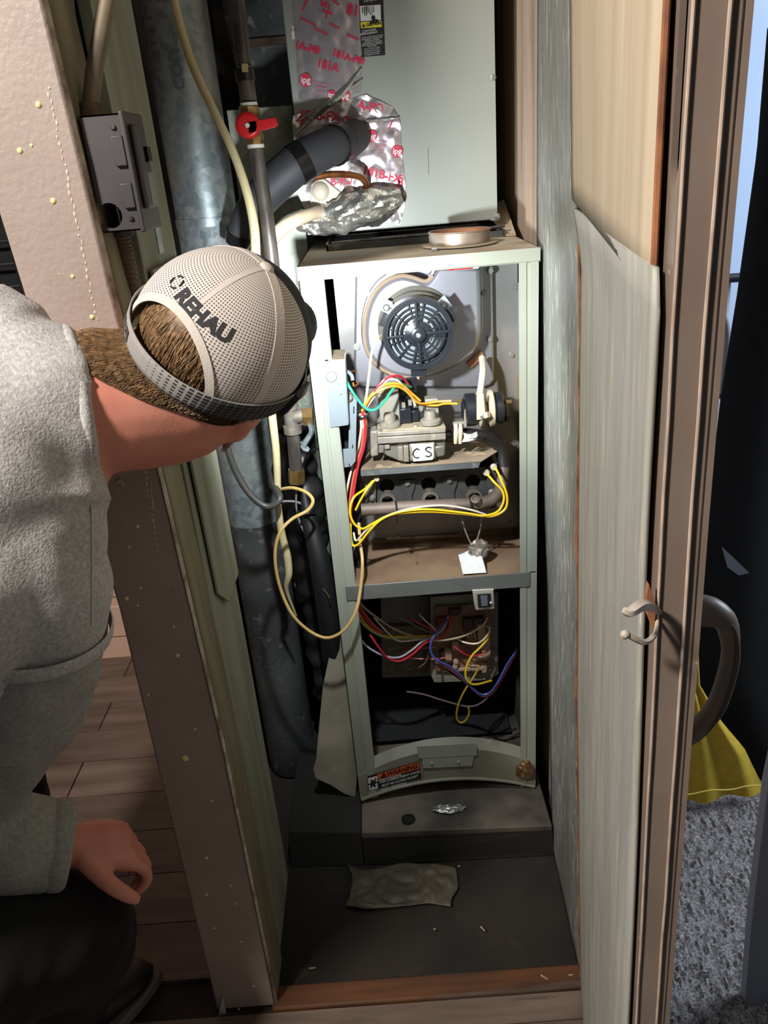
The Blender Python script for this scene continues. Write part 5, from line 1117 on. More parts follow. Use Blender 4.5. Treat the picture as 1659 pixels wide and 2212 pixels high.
m_hair = mat('brown_hair', (92, 70, 48), (152, 118, 82), scale=160, rough=.42, stretch=(1, 1, 1))
m_shirt = mat('heather_grey_cotton', (206, 203, 200), (164, 161, 158), scale=260, rough=.95, bump=.5, bscale=420, lo=.3, hi=.7)
m_shirt2 = mat('grey_undershirt', (172, 171, 164), (152, 151, 144), scale=200, rough=.95, bump=.3, bscale=420)
m_trous = mat('black_trousers', (11, 11, 12), (7, 7, 8), scale=40, rough=.9, bump=.2, bscale=300)
m_capw = mat('cap_white_binding', (206, 196, 186), rough=.85, bump=.2, bscale=400)
m_capd = mat('cap_dark_front', (48, 50, 54), rough=.85, bump=.2, bscale=400)
# mesh cap fabric: round holes in a woven net, from UV
m_net = bpy.data.materials.new('cap_net'); m_net.use_nodes = True
nt = m_net.node_tree; bs_ = nt.nodes['Principled BSDF']; bs_.inputs['Roughness'].default_value = .85
uv = nt.nodes.new('ShaderNodeUVMap'); uv.uv_map = 'UVMap'
def mth(op, a, b_=None):
    n = nt.nodes.new('ShaderNodeMath'); n.operation = op
    for i, v in enumerate((a, b_)):
        if v is None: continue
        if isinstance(v, (int, float)): n.inputs[i].default_value = v
        else: nt.links.new(v, n.inputs[i])
    return n.outputs[0]
sx = nt.nodes.new('ShaderNodeSeparateXYZ'); nt.links.new(uv.outputs[0], sx.inputs[0])
fx = mth('ABSOLUTE', mth('SUBTRACT', mth('FRACT', mth('MULTIPLY', sx.outputs[0], 1.0)), .5)); fy_ = mth('ABSOLUTE', mth('SUBTRACT', mth('FRACT', mth('MULTIPLY', sx.outputs[1], 1.0)), .5))
dist = mth('SQRT', mth('ADD', mth('MULTIPLY', fx, fx), mth('MULTIPLY', fy_, fy_)))
mr = nt.nodes.new('ShaderNodeMapRange'); nt.links.new(dist, mr.inputs[0]); mr.inputs[1].default_value = .24; mr.inputs[2].default_value = .36
mx = nt.nodes.new('ShaderNodeMix'); mx.data_type = 'RGBA'; nt.links.new(mr.outputs[0], mx.inputs[0]); mx.inputs[6].default_value = lin((104, 92, 84)); mx.inputs[7].default_value = lin((214, 206, 198))
nt.links.new(mx.outputs[2], bs_.inputs['Base Color'])

# ---- joints
J = dict(neck=QP(148, 882, .825), rsh=QP(15, 1030, .80), lsh=QP(-20, 792, .84), pelvis=V((-.66, -.70, .60)),
         relb=QP(-66, 1748, 1.0), rwr=QP(118, 1826, 1.055), rhand=QP(205, 1826, 1.09),
         rhip=V((-.60, -.79, .55)), lhip=V((-.72, -.62, .55)), rknee=QP(150, 2020, 1.11), rank=V((-.49, -.40, -.02)), lknee=V((-.56, -.28, .36)), lank=V((-.62, -.20, -.02)),
         lelb=V((-.62, -.32, .72)), lwr=V((-.60, -.27, .47)))
chest = J['neck'].lerp(J['pelvis'], .32) + V((0, 0, .0))
person = thing('person', 'person bending into the closet in grey shirt and white mesh cap with headlamp strap', 'person', (-.55, -.40, -.1))
# ---- one continuous body
mb = PM()
mb.ball(HL(0, -.004, .004), (.075, .095, .092), (hr, hb, hu), 32, 24)        # cranium
mb.ball(HL(0, -.045, -.060), (.060, .055, .065), (hr, hb, hu), 24, 18)         # face
mb.ball(HL(0, -.062, -.108), (.034, .032, .024), (hr, hb, hu), 16, 12)         # chin
mb.tube([HL(0, -.093, -.010), HL(0, -.110, -.040), HL(0, -.114, -.052), HL(0, -.098, -.060)], [.008, .013, .014, .009], n=12)   # nose
for s in (-1, 1):
    mb.tube([HL(s*.012, -.092, -.078), HL(s*.022, -.085, -.078)], [.007, .004], n=8)                                            # lips
    mb.ball(HL(s*.030, -.088, -.022), (.014, .008, .010), (hr, hb, hu), 12, 8)                                                   # eye lids
    mb.tube([HL(s*.012, -.094, -.006), HL(s*.044, -.082, -.004)], [.006, .004], n=8)                                             # brow
    mb.ball(HL(s*.076, -.006, -.045), (.010, .020, .032), (hr, hb, hu), 14, 10)                                                  # ear
    mb.tube([HL(s*.058, -.0, -.070), HL(s*.046, -.045, -.100)], [.026, .022], n=12)                                               # jaw
nb = J['neck']
mb.tube([HL(0, .005, -.03), HL(0, .018, -.085), HL(0, .025, -.085).lerp(nb, .5), nb, nb.lerp(chest, .5)], [.070, .074, .076, .078, .085], n=24)
def limb(pts, rs, n=18): mb.tube(pts, rs, n=n, smooth=4)
limb([nb, chest, chest.lerp(J['pelvis'], .5), J['pelvis']], [.07, .125, .12, .125], 24)
for s in ('r', 'l'):
    mb.tube([nb.lerp(chest, .4), J[s+'sh']], [.07, .055], n=16)
limb([J['rsh'], J['rsh'].lerp(J['relb'], .5), J['relb'], J['relb'].lerp(J['rwr'], .4)+V((0, 0, -.005)), J['rwr']], [.052, .046, .038, .036, .028])
limb([J['lsh'], J['lsh'].lerp(J['lelb'], .5), J['lelb'], J['lelb'].lerp(J['lwr'], .4), J['lwr']], [.052, .048, .042, .040, .028])
for s in ('r', 'l'):
    limb([J['pelvis'], J[s+'hip'], J[s+'hip'].lerp(J[s+'knee'], .5), J[s+'knee'], J[s+'knee'].lerp(J[s+'ank'], .4), J[s+'ank']], [.10, .085, .075, .056, .054, .036])
# right hand: palm, four fingers curled over the knee, thumb
def hand(wr, hd, palm_n, flip=1):
    K = KP; d = (hd-wr).normalized()*1.0; n = (palm_n - d*palm_n.dot(d)).normalized(); sd = d.cross(n)*flip
    mb.tube([wr, wr+d*.03, wr+d*.06, wr+d*.092], [.028, .030, .036, .032], n=16)
    for k, o in enumerate((-.022, .0, .022)):
        mb.tube([wr+d*.045+sd*o, wr+d*.098+sd*o*1.25], [.019, .016], n=12)
    for k in range(4):
        o = (-.031, -.0105, .0105, .031)[k]; L = (.068, .080, .076, .058)[k]; r = (.0092, .0096, .0092, .0082)[k]
        k0 = wr+d*.095+sd*o
        a1, a2, a3 = .55, 1.35, 2.1
        p1 = k0+(d*cos(a1)+n*sin(a1))*L*.5; p2 = p1+(d*cos(a2)+n*sin(a2))*L*.3; p3 = p2+(d*cos(a3)+n*sin(a3))*L*.22
        mb.tube([k0-d*.02, k0, p1, p2, p3], [r*1.1, r*1.15, r, r*.95, r*.75], n=10, smooth=3)
    t0 = wr+d*.035-sd*.028; t1 = t0-sd*.026+d*.028+n*.012; t2 = t1+d*.03-sd*.004+n*.016; t3 = t2+d*.022+sd*.006+n*.014
    mb.tube([t0+sd*.012, t0, t1, t2, t3], [.014, .015, .0125, .0108, .008], n=10, smooth=3)
hand(J['rwr'], J['rhand'], V((.25, .2, -1)), 1)
hand(J['lwr'], J['lwr']+V((.06, .03, -.06)), V((0, .3, -1)), -1)
body = mb.build('body', m_skin, person); remesh(body, .0042, 5)
# darker lips, eyes as small parts
for s in (-1, 1):
    PM().ball(HL(s*.030, -.0965, -.022), (.009, .004, .006), (hr, hb, hu), 12, 8).build('eye', m_label, body); PM().ball(HL(s*.030, -.1003, -.022), (.0042, .002, .0042), (hr, hb, hu), 10, 8).build('eye', mat('iris', (60, 70, 80), rough=.2), body)

# ---- shirt: torso, short outer sleeve with hem, crew collar
mb = PM(); ndir = (HL(0, .018, -.085)-nb).normalized()
ax_t = (J['pelvis']-nb).normalized()
mb.tube([nb+ndir*.016, nb-ndir*.03, nb-ndir*.03+ax_t*.05, chest], [.086, .096, .115, .14], n=26); limb([nb+ax_t*.05, nb.lerp(chest, .55), chest, chest.lerp(J['pelvis'], .5), J['pelvis']], [.082, .125, .155, .150, .155], 26)
for s in ('r', 'l'): mb.tube([nb.lerp(chest, .35), J[s+'sh'].lerp(chest, .12), J[s+'sh']], [.085, .082, .078], n=18)
slv = J['rsh'].lerp(J['relb'], .60)
# sleeve widens towards the hem, leaning into the frame
mb.tube([QP(15, 1030, .80), QP(40, 1120, .81), QP(62, 1250, .835), QP(66, 1368, .865)], [.080, .086, .087, .083], n=28)
mb.tube([J['lsh'], J['lsh'].lerp(J['lelb'], .6)], [.078, .076], n=20)
mb.tube([QP(30, 800, .86), QP(40, 900, .84), QP(60, 1010, .81), QP(70, 1100, .805)], [.075, .072, .074, .082], n=18); mb.tube([QP(-60, 745, .81), QP(40, 792, .81)], [.075, .070], n=18)
sh = mb.build('shirt', m_shirt, person); remesh(sh, .006, 12)
nrm = [v.normal.copy() for v in sh.data.vertices]
for v, n_ in zip(sh.data.vertices, nrm):
    p = v.co; k = abs(nz(p, 7, 2))*.010 - .003 + .004*nz(p, 19, 5) + .0045*max(0, sin(p.z*70+nz(p, 6)*6))*max(0, min(1, (.95-(p.z-.1))*3))
    v.co = p + n_*k
cr = nb+ax_t*.012; u1 = ax_t.orthogonal().normalized(); u2 = ax_t.cross(u1)
ndir = (HL(0, .018, -.085)-nb).normalized(); u1 = ndir.orthogonal().normalized(); u2 = ndir.cross(u1)
PM().tube([nb+ndir*.008+u1*.074*cos(a)+u2*.074*sin(a) for a in [2*pi*i/40 for i in range(41)]], .008, n=10, smooth=1).build('collar', m_shirt, sh)
hc = QP(66, 1368, .865); hd_ = (QP(66, 1368, .865)-QP(62, 1250, .835)).normalized(); h1_ = hd_.orthogonal().normalized(); h2_ = hd_.cross(h1_)
PM().lathe(hc-hd_*.014, hd_, [(.0862, 0), (.0885, .004), (.0885, .012), (.0875, .016), (.084, .0165)], n=48, cap=False).build('sleeve_hem', m_shirt, sh)
from mathutils.bvhtree import BVHTree
_w = WORLD[person.name]; sbv = BVHTree.FromPolygons([v.co+_w for v in sh.data.vertices], [tuple(p.vertices) for p in sh.data.polygons])
def on_shirt(px, py, off=.001):
    h = sbv.ray_cast(CAM, ray(px, py).normalized()); return (h[0]+h[1]*off) if h[0] is not None else None
sm_ = [q for q in (on_shirt(198-.1*(i-5)**2*.3, 1090+i*26, .0006) for i in range(11)) if q is not None]
MB().tube(sm_, .0011, n=6, smooth=1).build('sleeve_seam', mat('seam_thread', (206, 202, 198), rough=.9), sh)
# ---- long undershirt sleeve and cuff
mb = PM()
mb.tube([QP(66, 1340, .865), QP(60, 1420, .88), QP(26, 1530, .92), QP(-30, 1640, .97), QP(-62, 1740, 1.0)], [.080, .080, .078, .068, .06], n=24)
mb.tube([QP(-85, 1760, 1.0), QP(-30, 1810, 1.01), QP(40, 1826, 1.025), QP(112, 1824, 1.05)], [.064, .068, .066, .058], n=24)
us = mb.build('undershirt_sleeve', m_shirt2, person); remesh(us, .006, 10)
nrm = [v.normal.copy() for v in us.data.vertices]
for v, n_ in zip(us.data.vertices, nrm):
    p = v.co; v.co = p + n_*(.005*abs(nz(p, 12, 3))+.004*nz(p, 26, 8))
cw = (QP(146, 1824, 1.055)-QP(80, 1824, 1.04)).normalized()
PM().lathe(QP(112, 1824, 1.048), cw, [(.058, -.004), (.061, .004), (.060, .018), (.055, .024), (.045, .022)], n=36, cap=False).build('cuff', m_shirt2, us)
# ---- trousers
mb = PM()
limb([J['pelvis']+V((-.02, 0, 0)), J['pelvis']], [.15, .15], 20)
for s in ('r', 'l'):
    limb([J['pelvis'], J[s+'hip'], J[s+'hip'].lerp(J[s+'knee'], .55), J[s+'knee'], J[s+'knee'].lerp(J[s+'ank'], .45), J[s+'ank']+V((0, 0, .0))], [.135, .125, .108, .088, .084, .070], 22)
tr_ = mb.build('trousers', m_trous, person); remesh(tr_, .008, 8)
for v, n_ in zip(tr_.data.vertices, [v.normal.copy() for v in tr_.data.vertices]): v.co = v.co + n_*(.007*abs(nz(v.co, 9, 1))+.004*nz(v.co, 22, 6))
# ---- shoes
m_shoe = mat('black_shoe', (22, 22, 24), rough=.5); m_sole = mat('shoe_sole', (120, 114, 106), rough=.7)
def shoe(heel, toe, name):
    d = (toe-heel); d.z = 0; L = d.length; d.normalize(); s_ = V((-d.y, d.x, 0))
    def ring(u, v):
        a = 2*pi*u; w = .043*(1-.25*(v-.65)**2*4)*(min(1, (1-v)*7+.0)**.5 if v > .8 else 1)*(.72+.28*min(1, v*6)); h = .085-.045*min(1, max(0, (v-.25)/.55)); h *= (min(1, (1-v)*8)**.5 if v > .85 else 1)
        return heel + d*(L*v) + s_*(cos(a)*w) + V((0, 0, .022+h*.5+sin(a)*h*.5))
    so_ = PM().grid(24, 20, ring).build(name, m_shoe, person)
    n = 28; poly = []
    for i in range(n):
        a = 2*pi*i/n; v = .5+.5*cos(a); w = .046*(1-.25*(v-.65)**2*4)*abs(sin(a))**.5*(1 if sin(a) > 0 else -1); poly.append(heel+d*(L*v*1.04-.004)+s_*w+V((0, 0, .002)))
    PM().prism(poly, (0, 0, .022)).build('sole', m_sole, so_, bevel=.004)
fl0 = -.099
shoe(V((-.56, -.50, fl0)), PZ(332, 2085, fl0+.02)*1+V((0, 0, -.02)), 'shoe')
shoe(V((-.68, -.36, fl0)), PZ(268, 1985, fl0+.02)+V((0, 0, -.02)), 'shoe')

# ---- cap
A, Bx, Hh = .0935, .100, .098
def cs(lon, lat, off=0):
    """cap surface: lon 0 = back, + = wearer's right; lat from the rim plane"""
    k = 1+off/.095; cl = cos(lat)
    return HL(A*k*cl*sin(lon), Bx*k*cl*cos(lon), Hh*k*sin(lat))
def rad(d): return radians(d)
LAT0 = -20
def arch(lon):   # opening height in degrees of latitude for this longitude
    q = 1-(lon/44.0)**2
    return -22 + 46*math.sqrt(q) if q > 0 else -90
def cap_part(lo0, lo1, name, m, uvs=None, nl=96, nlat=64, holes=True, parent=None):
    mb = PM(); keep = (lambda u, v: (LAT0+(90-LAT0)*v) > arch(lo0+(lo1-lo0)*u)) if holes else None
    mb.grid(nl, nlat, lambda u, v: cs(rad(lo0+(lo1-lo0)*u), rad(LAT0+(89.6-LAT0)*v)), keep)
    o = mb.build(name, m, parent)
    me = o.data; L = me.uv_layers.new(name='UVMap')
    for lp in me.loops:
        i = lp.vertex_index; iu = i % (nl+1); iv = i//(nl+1)
        lon = lo0+(lo1-lo0)*iu/nl; lat = LAT0+(90-LAT0)*iv/nlat
        L.data[lp.index].uv = (lon*.40, lat*.55)
    so = o.modifiers.new('t', 'SOLIDIFY'); so.thickness = .0012; so.offset = 0
    return o
capo = cap_part(-112, 112, 'cap', m_net, nl=168, nlat=84, parent=person)
cap_part(112, 248, 'front_panel', m_capd, nl=80, nlat=60, holes=False, parent=capo)
PM().tube([cs(rad(l), rad(LAT0+1), .001) for l in [i*3 for i in range(-120+14, 121-13)]], .0032, n=8, smooth=1)
def band(pts, w, th, name, m, parent, outward):
    """flat ribbon along pts; outward(p) gives the surface normal"""
    mb = PM(); n = len(pts); vs = []
    for i, p in enumerate(pts):
        t = (pts[min(i+1, n-1)]-pts[max(i-1, 0)]).normalized(); o_ = outward(p); s_ = t.cross(o_).normalized()
        vs += [p-s_*w, p+s_*w, p+s_*w+o_*th, p-s_*w+o_*th]
    fs = [(i*4+k, i*4+(k+1) % 4, (i+1)*4+(k+1) % 4, (i+1)*4+k) for i in range(n-1) for k in range(4)]+[(3, 2, 1, 0), (n*4-4, n*4-3, n*4-2, n*4-1)]
    return mb.add(vs, fs).build(name, m, parent)
outw = lambda p: (p-HC).normalized()
band([cs(rad(l), rad(LAT0+4), .0006) for l in range(-112, -41, 3)], .006, .0012, 'rim_binding', m_capw, capo, outw)
band([cs(rad(l), rad(LAT0+4), .0006) for l in range(44, 113, 3)], .006, .0012, 'rim_binding', m_capw, capo, outw)
band([cs(rad(44*sin(t)), rad(max(LAT0, -22+46*cos(t)+1.5)), .0006) for t in [-1.5+3.0*i/60 for i in range(61)]], .0042, .0012, 'arch_binding', m_capw, capo, outw)
for lon in (-96, 72): band([cs(rad(lon), rad(l), .0006) for l in range(LAT0+6, 90, 4)], .0052, .0008, 'seam_tape', m_capw, capo, outw)
band([cs(rad(4), rad(l), .0004) for l in range(24, 90, 4)], .0025, .0006, 'seam_tape', m_capw, capo, outw)
PM().ball(HL(0, 0, Hh+.001), (.008, .008, .004), (hr, hb, hu), 14, 8).build('top_button', m_capw, capo)
# brim, pointing where he looks
def brim(u, v):
    a = rad(180-58+116*u); ex = .07*v*(cos((u-.5)*2.6)**.6)
    p = cs(a, rad(LAT0+3)); d = -hb
    return p + d*ex - hu*(.020*v*v) - hu*.012*abs(u-.5)*v
PM().shell(24, 10, brim, -hu*.003).build('brim', m_capd, capo)
# lettering and ring emblem on the back of the cap
def capmap(lon0, lat0, off=.0014, ls=1.0):
    return lambda x, y: cs(rad(lon0)+x/(A*cos(rad(lat0))), rad(lat0)+y/Hh, off)
mb = PM(); add_text(mb, 'REHAU', .0215, capmap(11, 32), .0011)
mb.build('cap_lettering', mat('ink_charcoal', (46, 46, 48), rough=.8), capo)
mb = PM(); f = capmap(-23, 33.5)
for a0 in (0, .52*pi, pi, 1.5*pi):
    mb.tube([f(.0068*cos(a0+t), .0072*sin(a0+t)) for t in [i*.13 for i in range(10)]], [.0003]+[.001]*8+[.0003], n=6, smooth=1)
mb.build('ring_emblem', mat('ink_charcoal', (46, 46, 48)), capo)

# ---- headlamp: elastic strap over the cap, side bracket and lamp at the forehead
m_strap = bpy.data.materials.new('strap_print'); m_strap.use_nodes = True
nt = m_strap.node_tree; bs_ = nt.nodes['Principled BSDF']; bs_.inputs['Roughness'].default_value = .8
uv = nt.nodes.new('ShaderNodeUVMap'); uv.uv_map = 'UVMap'; sx = nt.nodes.new('ShaderNodeSeparateXYZ'); nt.links.new(uv.outputs[0], sx.inputs[0])
fx = mth('ABSOLUTE', mth('SUBTRACT', mth('FRACT', mth('MULTIPLY', sx.outputs[0], 72)), .5)); fy_ = mth('ABSOLUTE', mth('SUBTRACT', mth('FRACT', mth('MULTIPLY', sx.outputs[1], 6)), .5))
gr = nt.nodes.new('ShaderNodeMapRange'); nt.links.new(sx.outputs[0], gr.inputs[0]); gr.inputs[1].default_value = .47; gr.inputs[2].default_value = .64; gr.inputs[3].default_value = .0; gr.inputs[4].default_value = .47
cond = mth('LESS_THAN', mth('MAXIMUM', fx, fy_), gr.outputs[0])
cond = mth('MULTIPLY', cond, mth('GREATER_THAN', sx.outputs[0], .478))
mx = nt.nodes.new('ShaderNodeMix'); mx.data_type = 'RGBA'; nt.links.new(cond, mx.inputs[0]); mx.inputs[6].default_value = lin((150, 146, 140)); mx.inputs[7].default_value = lin((40, 42, 46))
nt.links.new(mx.outputs[2], bs_.inputs['Base Color'])
def strap_lat(lon): return -13+7.0*(1-cos(rad(lon)))*.9
def sp(u, v):
    lon = -175+350*u; l0 = strap_lat(lon); ro = .0032+.001*abs(cos(rad(lon)))
    return cs(rad(lon), rad(l0-7.4+14.8*v), ro)
hl = thing  # (parts below hang on the cap wearer)
mb = PM().shell(120, 4, sp, (0, 0, 0)); 
mb = PM().grid(120, 4, sp); st = mb.build('headlamp_strap', m_strap, person)
L = st.data.uv_layers.new(name='UVMap')
for lp in st.data.loops:
    i = lp.vertex_index; L.data[lp.index].uv = ((i % 121)/120, (i//121)/4)
so = st.modifiers.new('t', 'SOLIDIFY'); so.thickness = .0016; so.offset = 1
mb = PM()
def smap(x, y):
    lon = -43 - math.degrees(x/.094); return cs(rad(lon), rad(strap_lat(lon))-y/Hh, .0068)
add_text(mb, 'Energizer', .0175, smap, .0008); mb.build('strap_lettering', mat('ink_grey', (72, 70, 68), rough=.8), st)
mb = PM(); mb.hexa([cs(rad(a), rad(b_), o) for o in (.004, .013) for a, b_ in ((100, -15), (122, -13), (126, 4), (104, 3))]); mb.build('lamp_bracket', m_black_pl, st, bevel=.002)
mb = PM().lathe(HL(0, -.104, .012), -hb, [(.030, 0), (.032, .004), (.030, .026), (.024, .030)], n=28); mb.build('lamp_housing', m_black_pl, st, bevel=.001)
lens = PM().lathe(HL(0, -.1342, .012), -hb, [(.022, 0), (.021, .001)], n=24).build('lamp_lens', mat('lamp_glass', (220, 226, 230), rough=.1), st)
LP = HL(0, -.150, .014)
lamp('headlamp_beam', 'SPOT', LP, V((.12, .05, .86)), 24, (.90, .96, 1.0), spot_size=radians(140), spot_blend=1.0, shadow_soft_size=.012)
lamp('headlamp_core', 'SPOT', LP+V((.002, 0, 0)), V((.0, .0, 1.03)), 20, (.92, .97, 1.0), spot_size=radians(34), spot_blend=1.0, shadow_soft_size=.012)

# ---- safety glasses
m_gl = mat('red_glasses_frame', (150, 44, 60), rough=.3)
for s in (-1, 1):
    mb = PM().tube([HL(s*.083, -.004, -.026), HL(s*.084, -.04, -.026), HL(s*.078, -.085, -.022), HL(s*.060, -.108, -.020)], .0034, n=8); mb.build('glasses_temple', m_gl, person)
    PM().shell(10, 6, lambda u, v: HL(s*(.008+.056*u), -.120+.022*u*u, -.040+.036*v), -hb*.0015).build('glasses_lens', mat('dark_lens', (52, 34, 52), rough=.1), person)

# ---- hair: shell laid on the skull and nape, plus fine strands lying down the back of the head
from mathutils.bvhtree import BVHTree
_me = body.data; _o = WORLD[person.name]
bvh = BVHTree.FromPolygons([v.co + _o for v in _me.vertices], [tuple(p.vertices) for p in _me.polygons])
hA, hB, hC_ = HL(0, 0, .02), HL(0, .0, -.035), HL(0, .012, -.052)
def hairp(lon, w, off):
    """w 0 (crown) .. 1 (hairline on the nape)"""
    c = hA.lerp(hB, w/.5) if w < .5 else hB.lerp(hC_, (w-.5)/.5)
    d = (hb*cos(lon) + hr*sin(lon) + hu*max(0, .9-2.2*w)).normalized()
    hit = bvh.ray_cast(c + d*.25, -d)
    p = hit[0] if hit[0] is not None else c + d*.07
    return p + d*off
def hline(lon): return 1.03+.10*max(0, lon)-.05*max(0, -lon)
mb = PM().grid(60, 40, lambda u, v: (lambda lon: hairp(lon, v*hline(lon), .0045*(1-.85*max(0, v-.8)/.2)+.001*nz((lon*12, v*20, 0))))(-1.45+2.9*u))
hairo = mb.build('hair', m_hair, person)
rng = random.Random(5); mb = PM(); hv, hf = [], []
for i in range(9000):
    lon = -1.45+2.9*rng.random(); w0 = .2+.8*rng.random()**.8*hline(lon)*1.02; L_ = .15+.10*rng.random(); dl = rng.gauss(0, .06); lift = .002+.0035*rng.random()
    fade = 1-.75*max(0, (w0-.75)/.25)
    pts = []
    for k in range(4):
        t = k/3; pts.append(hairp(lon+dl*t+.03*sin(w0*30+lon*9)*t, min(w0+L_*t*fade, 1.06), .003+lift*fade*sin(pi*min(1, t*.9+.1))))
    wd = hr*(.00042) + hb*.0001
    b0 = len(hv)
    for k, p in enumerate(pts):
        w_ = wd*(1-k/3.4); hv += [p-w_, p+w_]
    hf += [(b0+2*k, b0+2*k+1, b0+2*k+3, b0+2*k+2) for k in range(3)]
mb.v, mb.f = hv, hf
hs = mb.build('hair_strands', m_hair, hairo); hs['kind'] = 'stuff'
# beard stubble on the jaw
mb = PM(); hv, hf = [], []
for i in range(2500):
    s = 1 if rng.random() > .3 else -1; a = rng.random(); b_ = rng.random()
    p = HL(s*(.066-.028*a), -.008-.070*a, -.072-.040*a-.030*b_*(1-a*.5)) ; d = (hu*-1 + hr*s*.5 + hb*rng.gauss(0, .3)).normalized(); q_ = p+d*.014; w_ = hb*.0004
    b0 = len(hv); hv += [p-w_, p+w_, q_]; hf.append((b0, b0+1, b0+2))
mb.v, mb.f = hv, hf
bo = mb.build('beard', mat('beard_hair', (120, 84, 60), rough=.6), body); bo['kind'] = 'stuff'
# ================================================================== THINGS ON THE FLOORS AND BEYOND THE DOOR
m_plas = mat('dirty_plastic_bag', (100, 92, 76), (74, 67, 55), scale=10, rough=.5, bump=.3, bscale=50)
bp_ = [(752, 1876), (985, 1872)]
def bag(u, v):
    px = 750+230*u+8*sin(v*4); py = 1872+88*v+6*sin(u*7)+4*(1-u)*v
    p = PZ(px, py, -.094); edge = min(u, 1-u, v, 1-v)*8
    k = .006*abs(nz(p, 22, 2))+.006*abs(nz(p, 45, 3)); wave = .012*max(0, sin(u*6.5+.6))*max(0, v-.55)*2
    return p + V((.012*nz(p, 20, 5), .010*nz(p, 18, 6), (k+wave)*min(1, edge+.35)+.001))
o = MB().grid(60, 34, bag).build('plastic_bag', m_plas); so = o.modifiers.new('t', 'SOLIDIFY'); so.thickness = .0006
tag(o, 'crumpled dirty plastic bag on the closet floor in front of the base box', 'bag')
m_chip = mat('wood_chip', (170, 150, 120), rough=.9)
for i, (px, py, L, a, lab) in enumerate(((675, 2092, .012, 0, 'pale splinter at the left of the closet floor'), (1043, 2007, .012, 55, 'pale splinter lying right of the middle of the closet floor'), (1176, 2112, .014, 40, 'nail like splinter near the right end of the threshold'), (962, 2125, .03, -3, 'flat pale chip just behind the threshold'), (939, 2008, .004, 0, 'small white crumb in the middle of the closet floor'), (992, 1872, .005, 10, 'white crumb beside the plastic bag'), (1233, 2107, .008, 0, 'crumb in the right corner by the threshold'))):
    p = PZ(px, py, -.092 if py < 2120 else -.095); d = V((cos(radians(a)), -sin(radians(a)), 0)); n_ = V((d.y, -d.x, 0))
    w_ = .0012 if L < .02 else .004
    o = MB().hexa([p-d*L/2-n_*w_, p+d*L/2-n_*w_*.6, p+d*L/2+n_*w_*.6, p-d*L/2+n_*w_, p-d*L/2-n_*w_+V((0, 0, .0015)), p+d*L/2-n_*w_*.6+V((0, 0, .002)), p+d*L/2+n_*w_*.6+V((0, 0, .002)), p-d*L/2+n_*w_+V((0, 0, .0015))]).build('debris_chip', m_chip)
    tag(o, lab, 'debris', 'debris on the closet floor')
o = MB().tube([PZ(1252, 2152, -.08), PZ(1262, 2152, -.08)], .0012, n=6).build('nail', m_screw); tag(o, 'nail sticking out at the right end of the threshold', 'nail')
o = MB().box(P(566, 1952, -.30), P(580, 1980, -.285)).build('wood_block', m_chip, bevel=.002); tag(o, 'small pale block at the foot of the left lining boards', 'block')

# hall: dark wall rack seen at the far left edge
rk = thing('wall_rack', 'dark wire rack at the far left edge behind the painted partition', 'rack', (-1.0, .70, .80))
rx = P(78, 600, .70).x
MB().box((-1.3, .70, .80), (rx, .735, 1.42)).build('rack_back', m_black, rk)
for z in (.95, 1.0, 1.05, 1.1): MB().tube([(-1.28, .66, z), (rx-.01, .66, z)], .004, n=8).build('rack_bar', mat('dark_chrome', (90, 90, 92), rough=.25, metal=.9), rk)
for x in (rx-.02, -.95, -1.1): MB().tube([(x, .655, .9), (x, .655, 1.15)], .004, n=8).build('rack_bar', mat('dark_chrome', (90, 90, 92)), rk)

# right-hand room: drying rack with clothes
m_blk = mat('black_cloth', (14, 14, 15), (9, 9, 10), scale=30, rough=1, bump=.2, bscale=200)
m_yel = mat('yellow_cotton', (206, 172, 56), (192, 158, 46), scale=60, rough=.95, bump=.25, bscale=300)
def drape(poly, y_, nu, nv, fold, name, m, lab, cat, seed=0, th=.004):
    """hanging cloth between a left and a right pixel edge, with vertical folds of real depth"""
    def f(u, v):
        k = v*(len(poly)-1); i = min(int(k), len(poly)-2); t = k-i
        l = [poly[i][0][j]*(1-t)+poly[i+1][0][j]*t for j in (0, 1)]; r = [poly[i][1][j]*(1-t)+poly[i+1][1][j]*t for j in (0, 1)]
        p = P(l[0]*(1-u)+r[0]*u, l[1]*(1-u)+r[1]*u, y_)
        return p + V((0, fold*sin(u*14+seed+v*2)*(.3+.7*v)+fold*.8*nz((u*3, v*3, seed)), .5*fold*nz((u*5, v*5, seed+2))*v))
    o = MB().shell(nu, nv, f, (0, th, 0)).build(name, m); return tag(o, lab, cat)
YRK = .06
bk = drape([((1662, 60), (2100, 40)), ((1640, 330), (2100, 300)), ((1597, 640), (2100, 600)), ((1562, 860), (2100, 820)), ((1528, 1150), (2100, 1100)), ((1518, 1330), (2100, 1300)), ((1500, 1470), (2100, 1440)), ((1560, 1580), (2100, 1560)), ((1662, 1730), (2100, 1700))], YRK, 40, 60, .012, 'black_garment', m_blk, 'large black garment hanging on the drying rack right of the door edge', 'garment', 1)
MB().prism([P(1560, 1182, YRK-.03), P(1592, 1212, YRK-.03), P(1619, 1238, YRK-.03), P(1596, 1243, YRK-.03), P(1572, 1226, YRK-.03)], (0, .002, 0)).build('grey_print', mat('grey_print', (112, 116, 124), rough=.9), bk)
ys_ = drape([((1470, 1395), (1508, 1390)), ((1480, 1480), (1512, 1480)), ((1470, 1560), (1560, 1560)), ((1460, 1640), (1612, 1624)), ((1450, 1738), (1656, 1712))], YRK-.07, 40, 40, .008, 'yellow_shirt', m_yel, 'yellow cotton shirt with stitched hem hanging just above the carpet', 'shirt', 4)
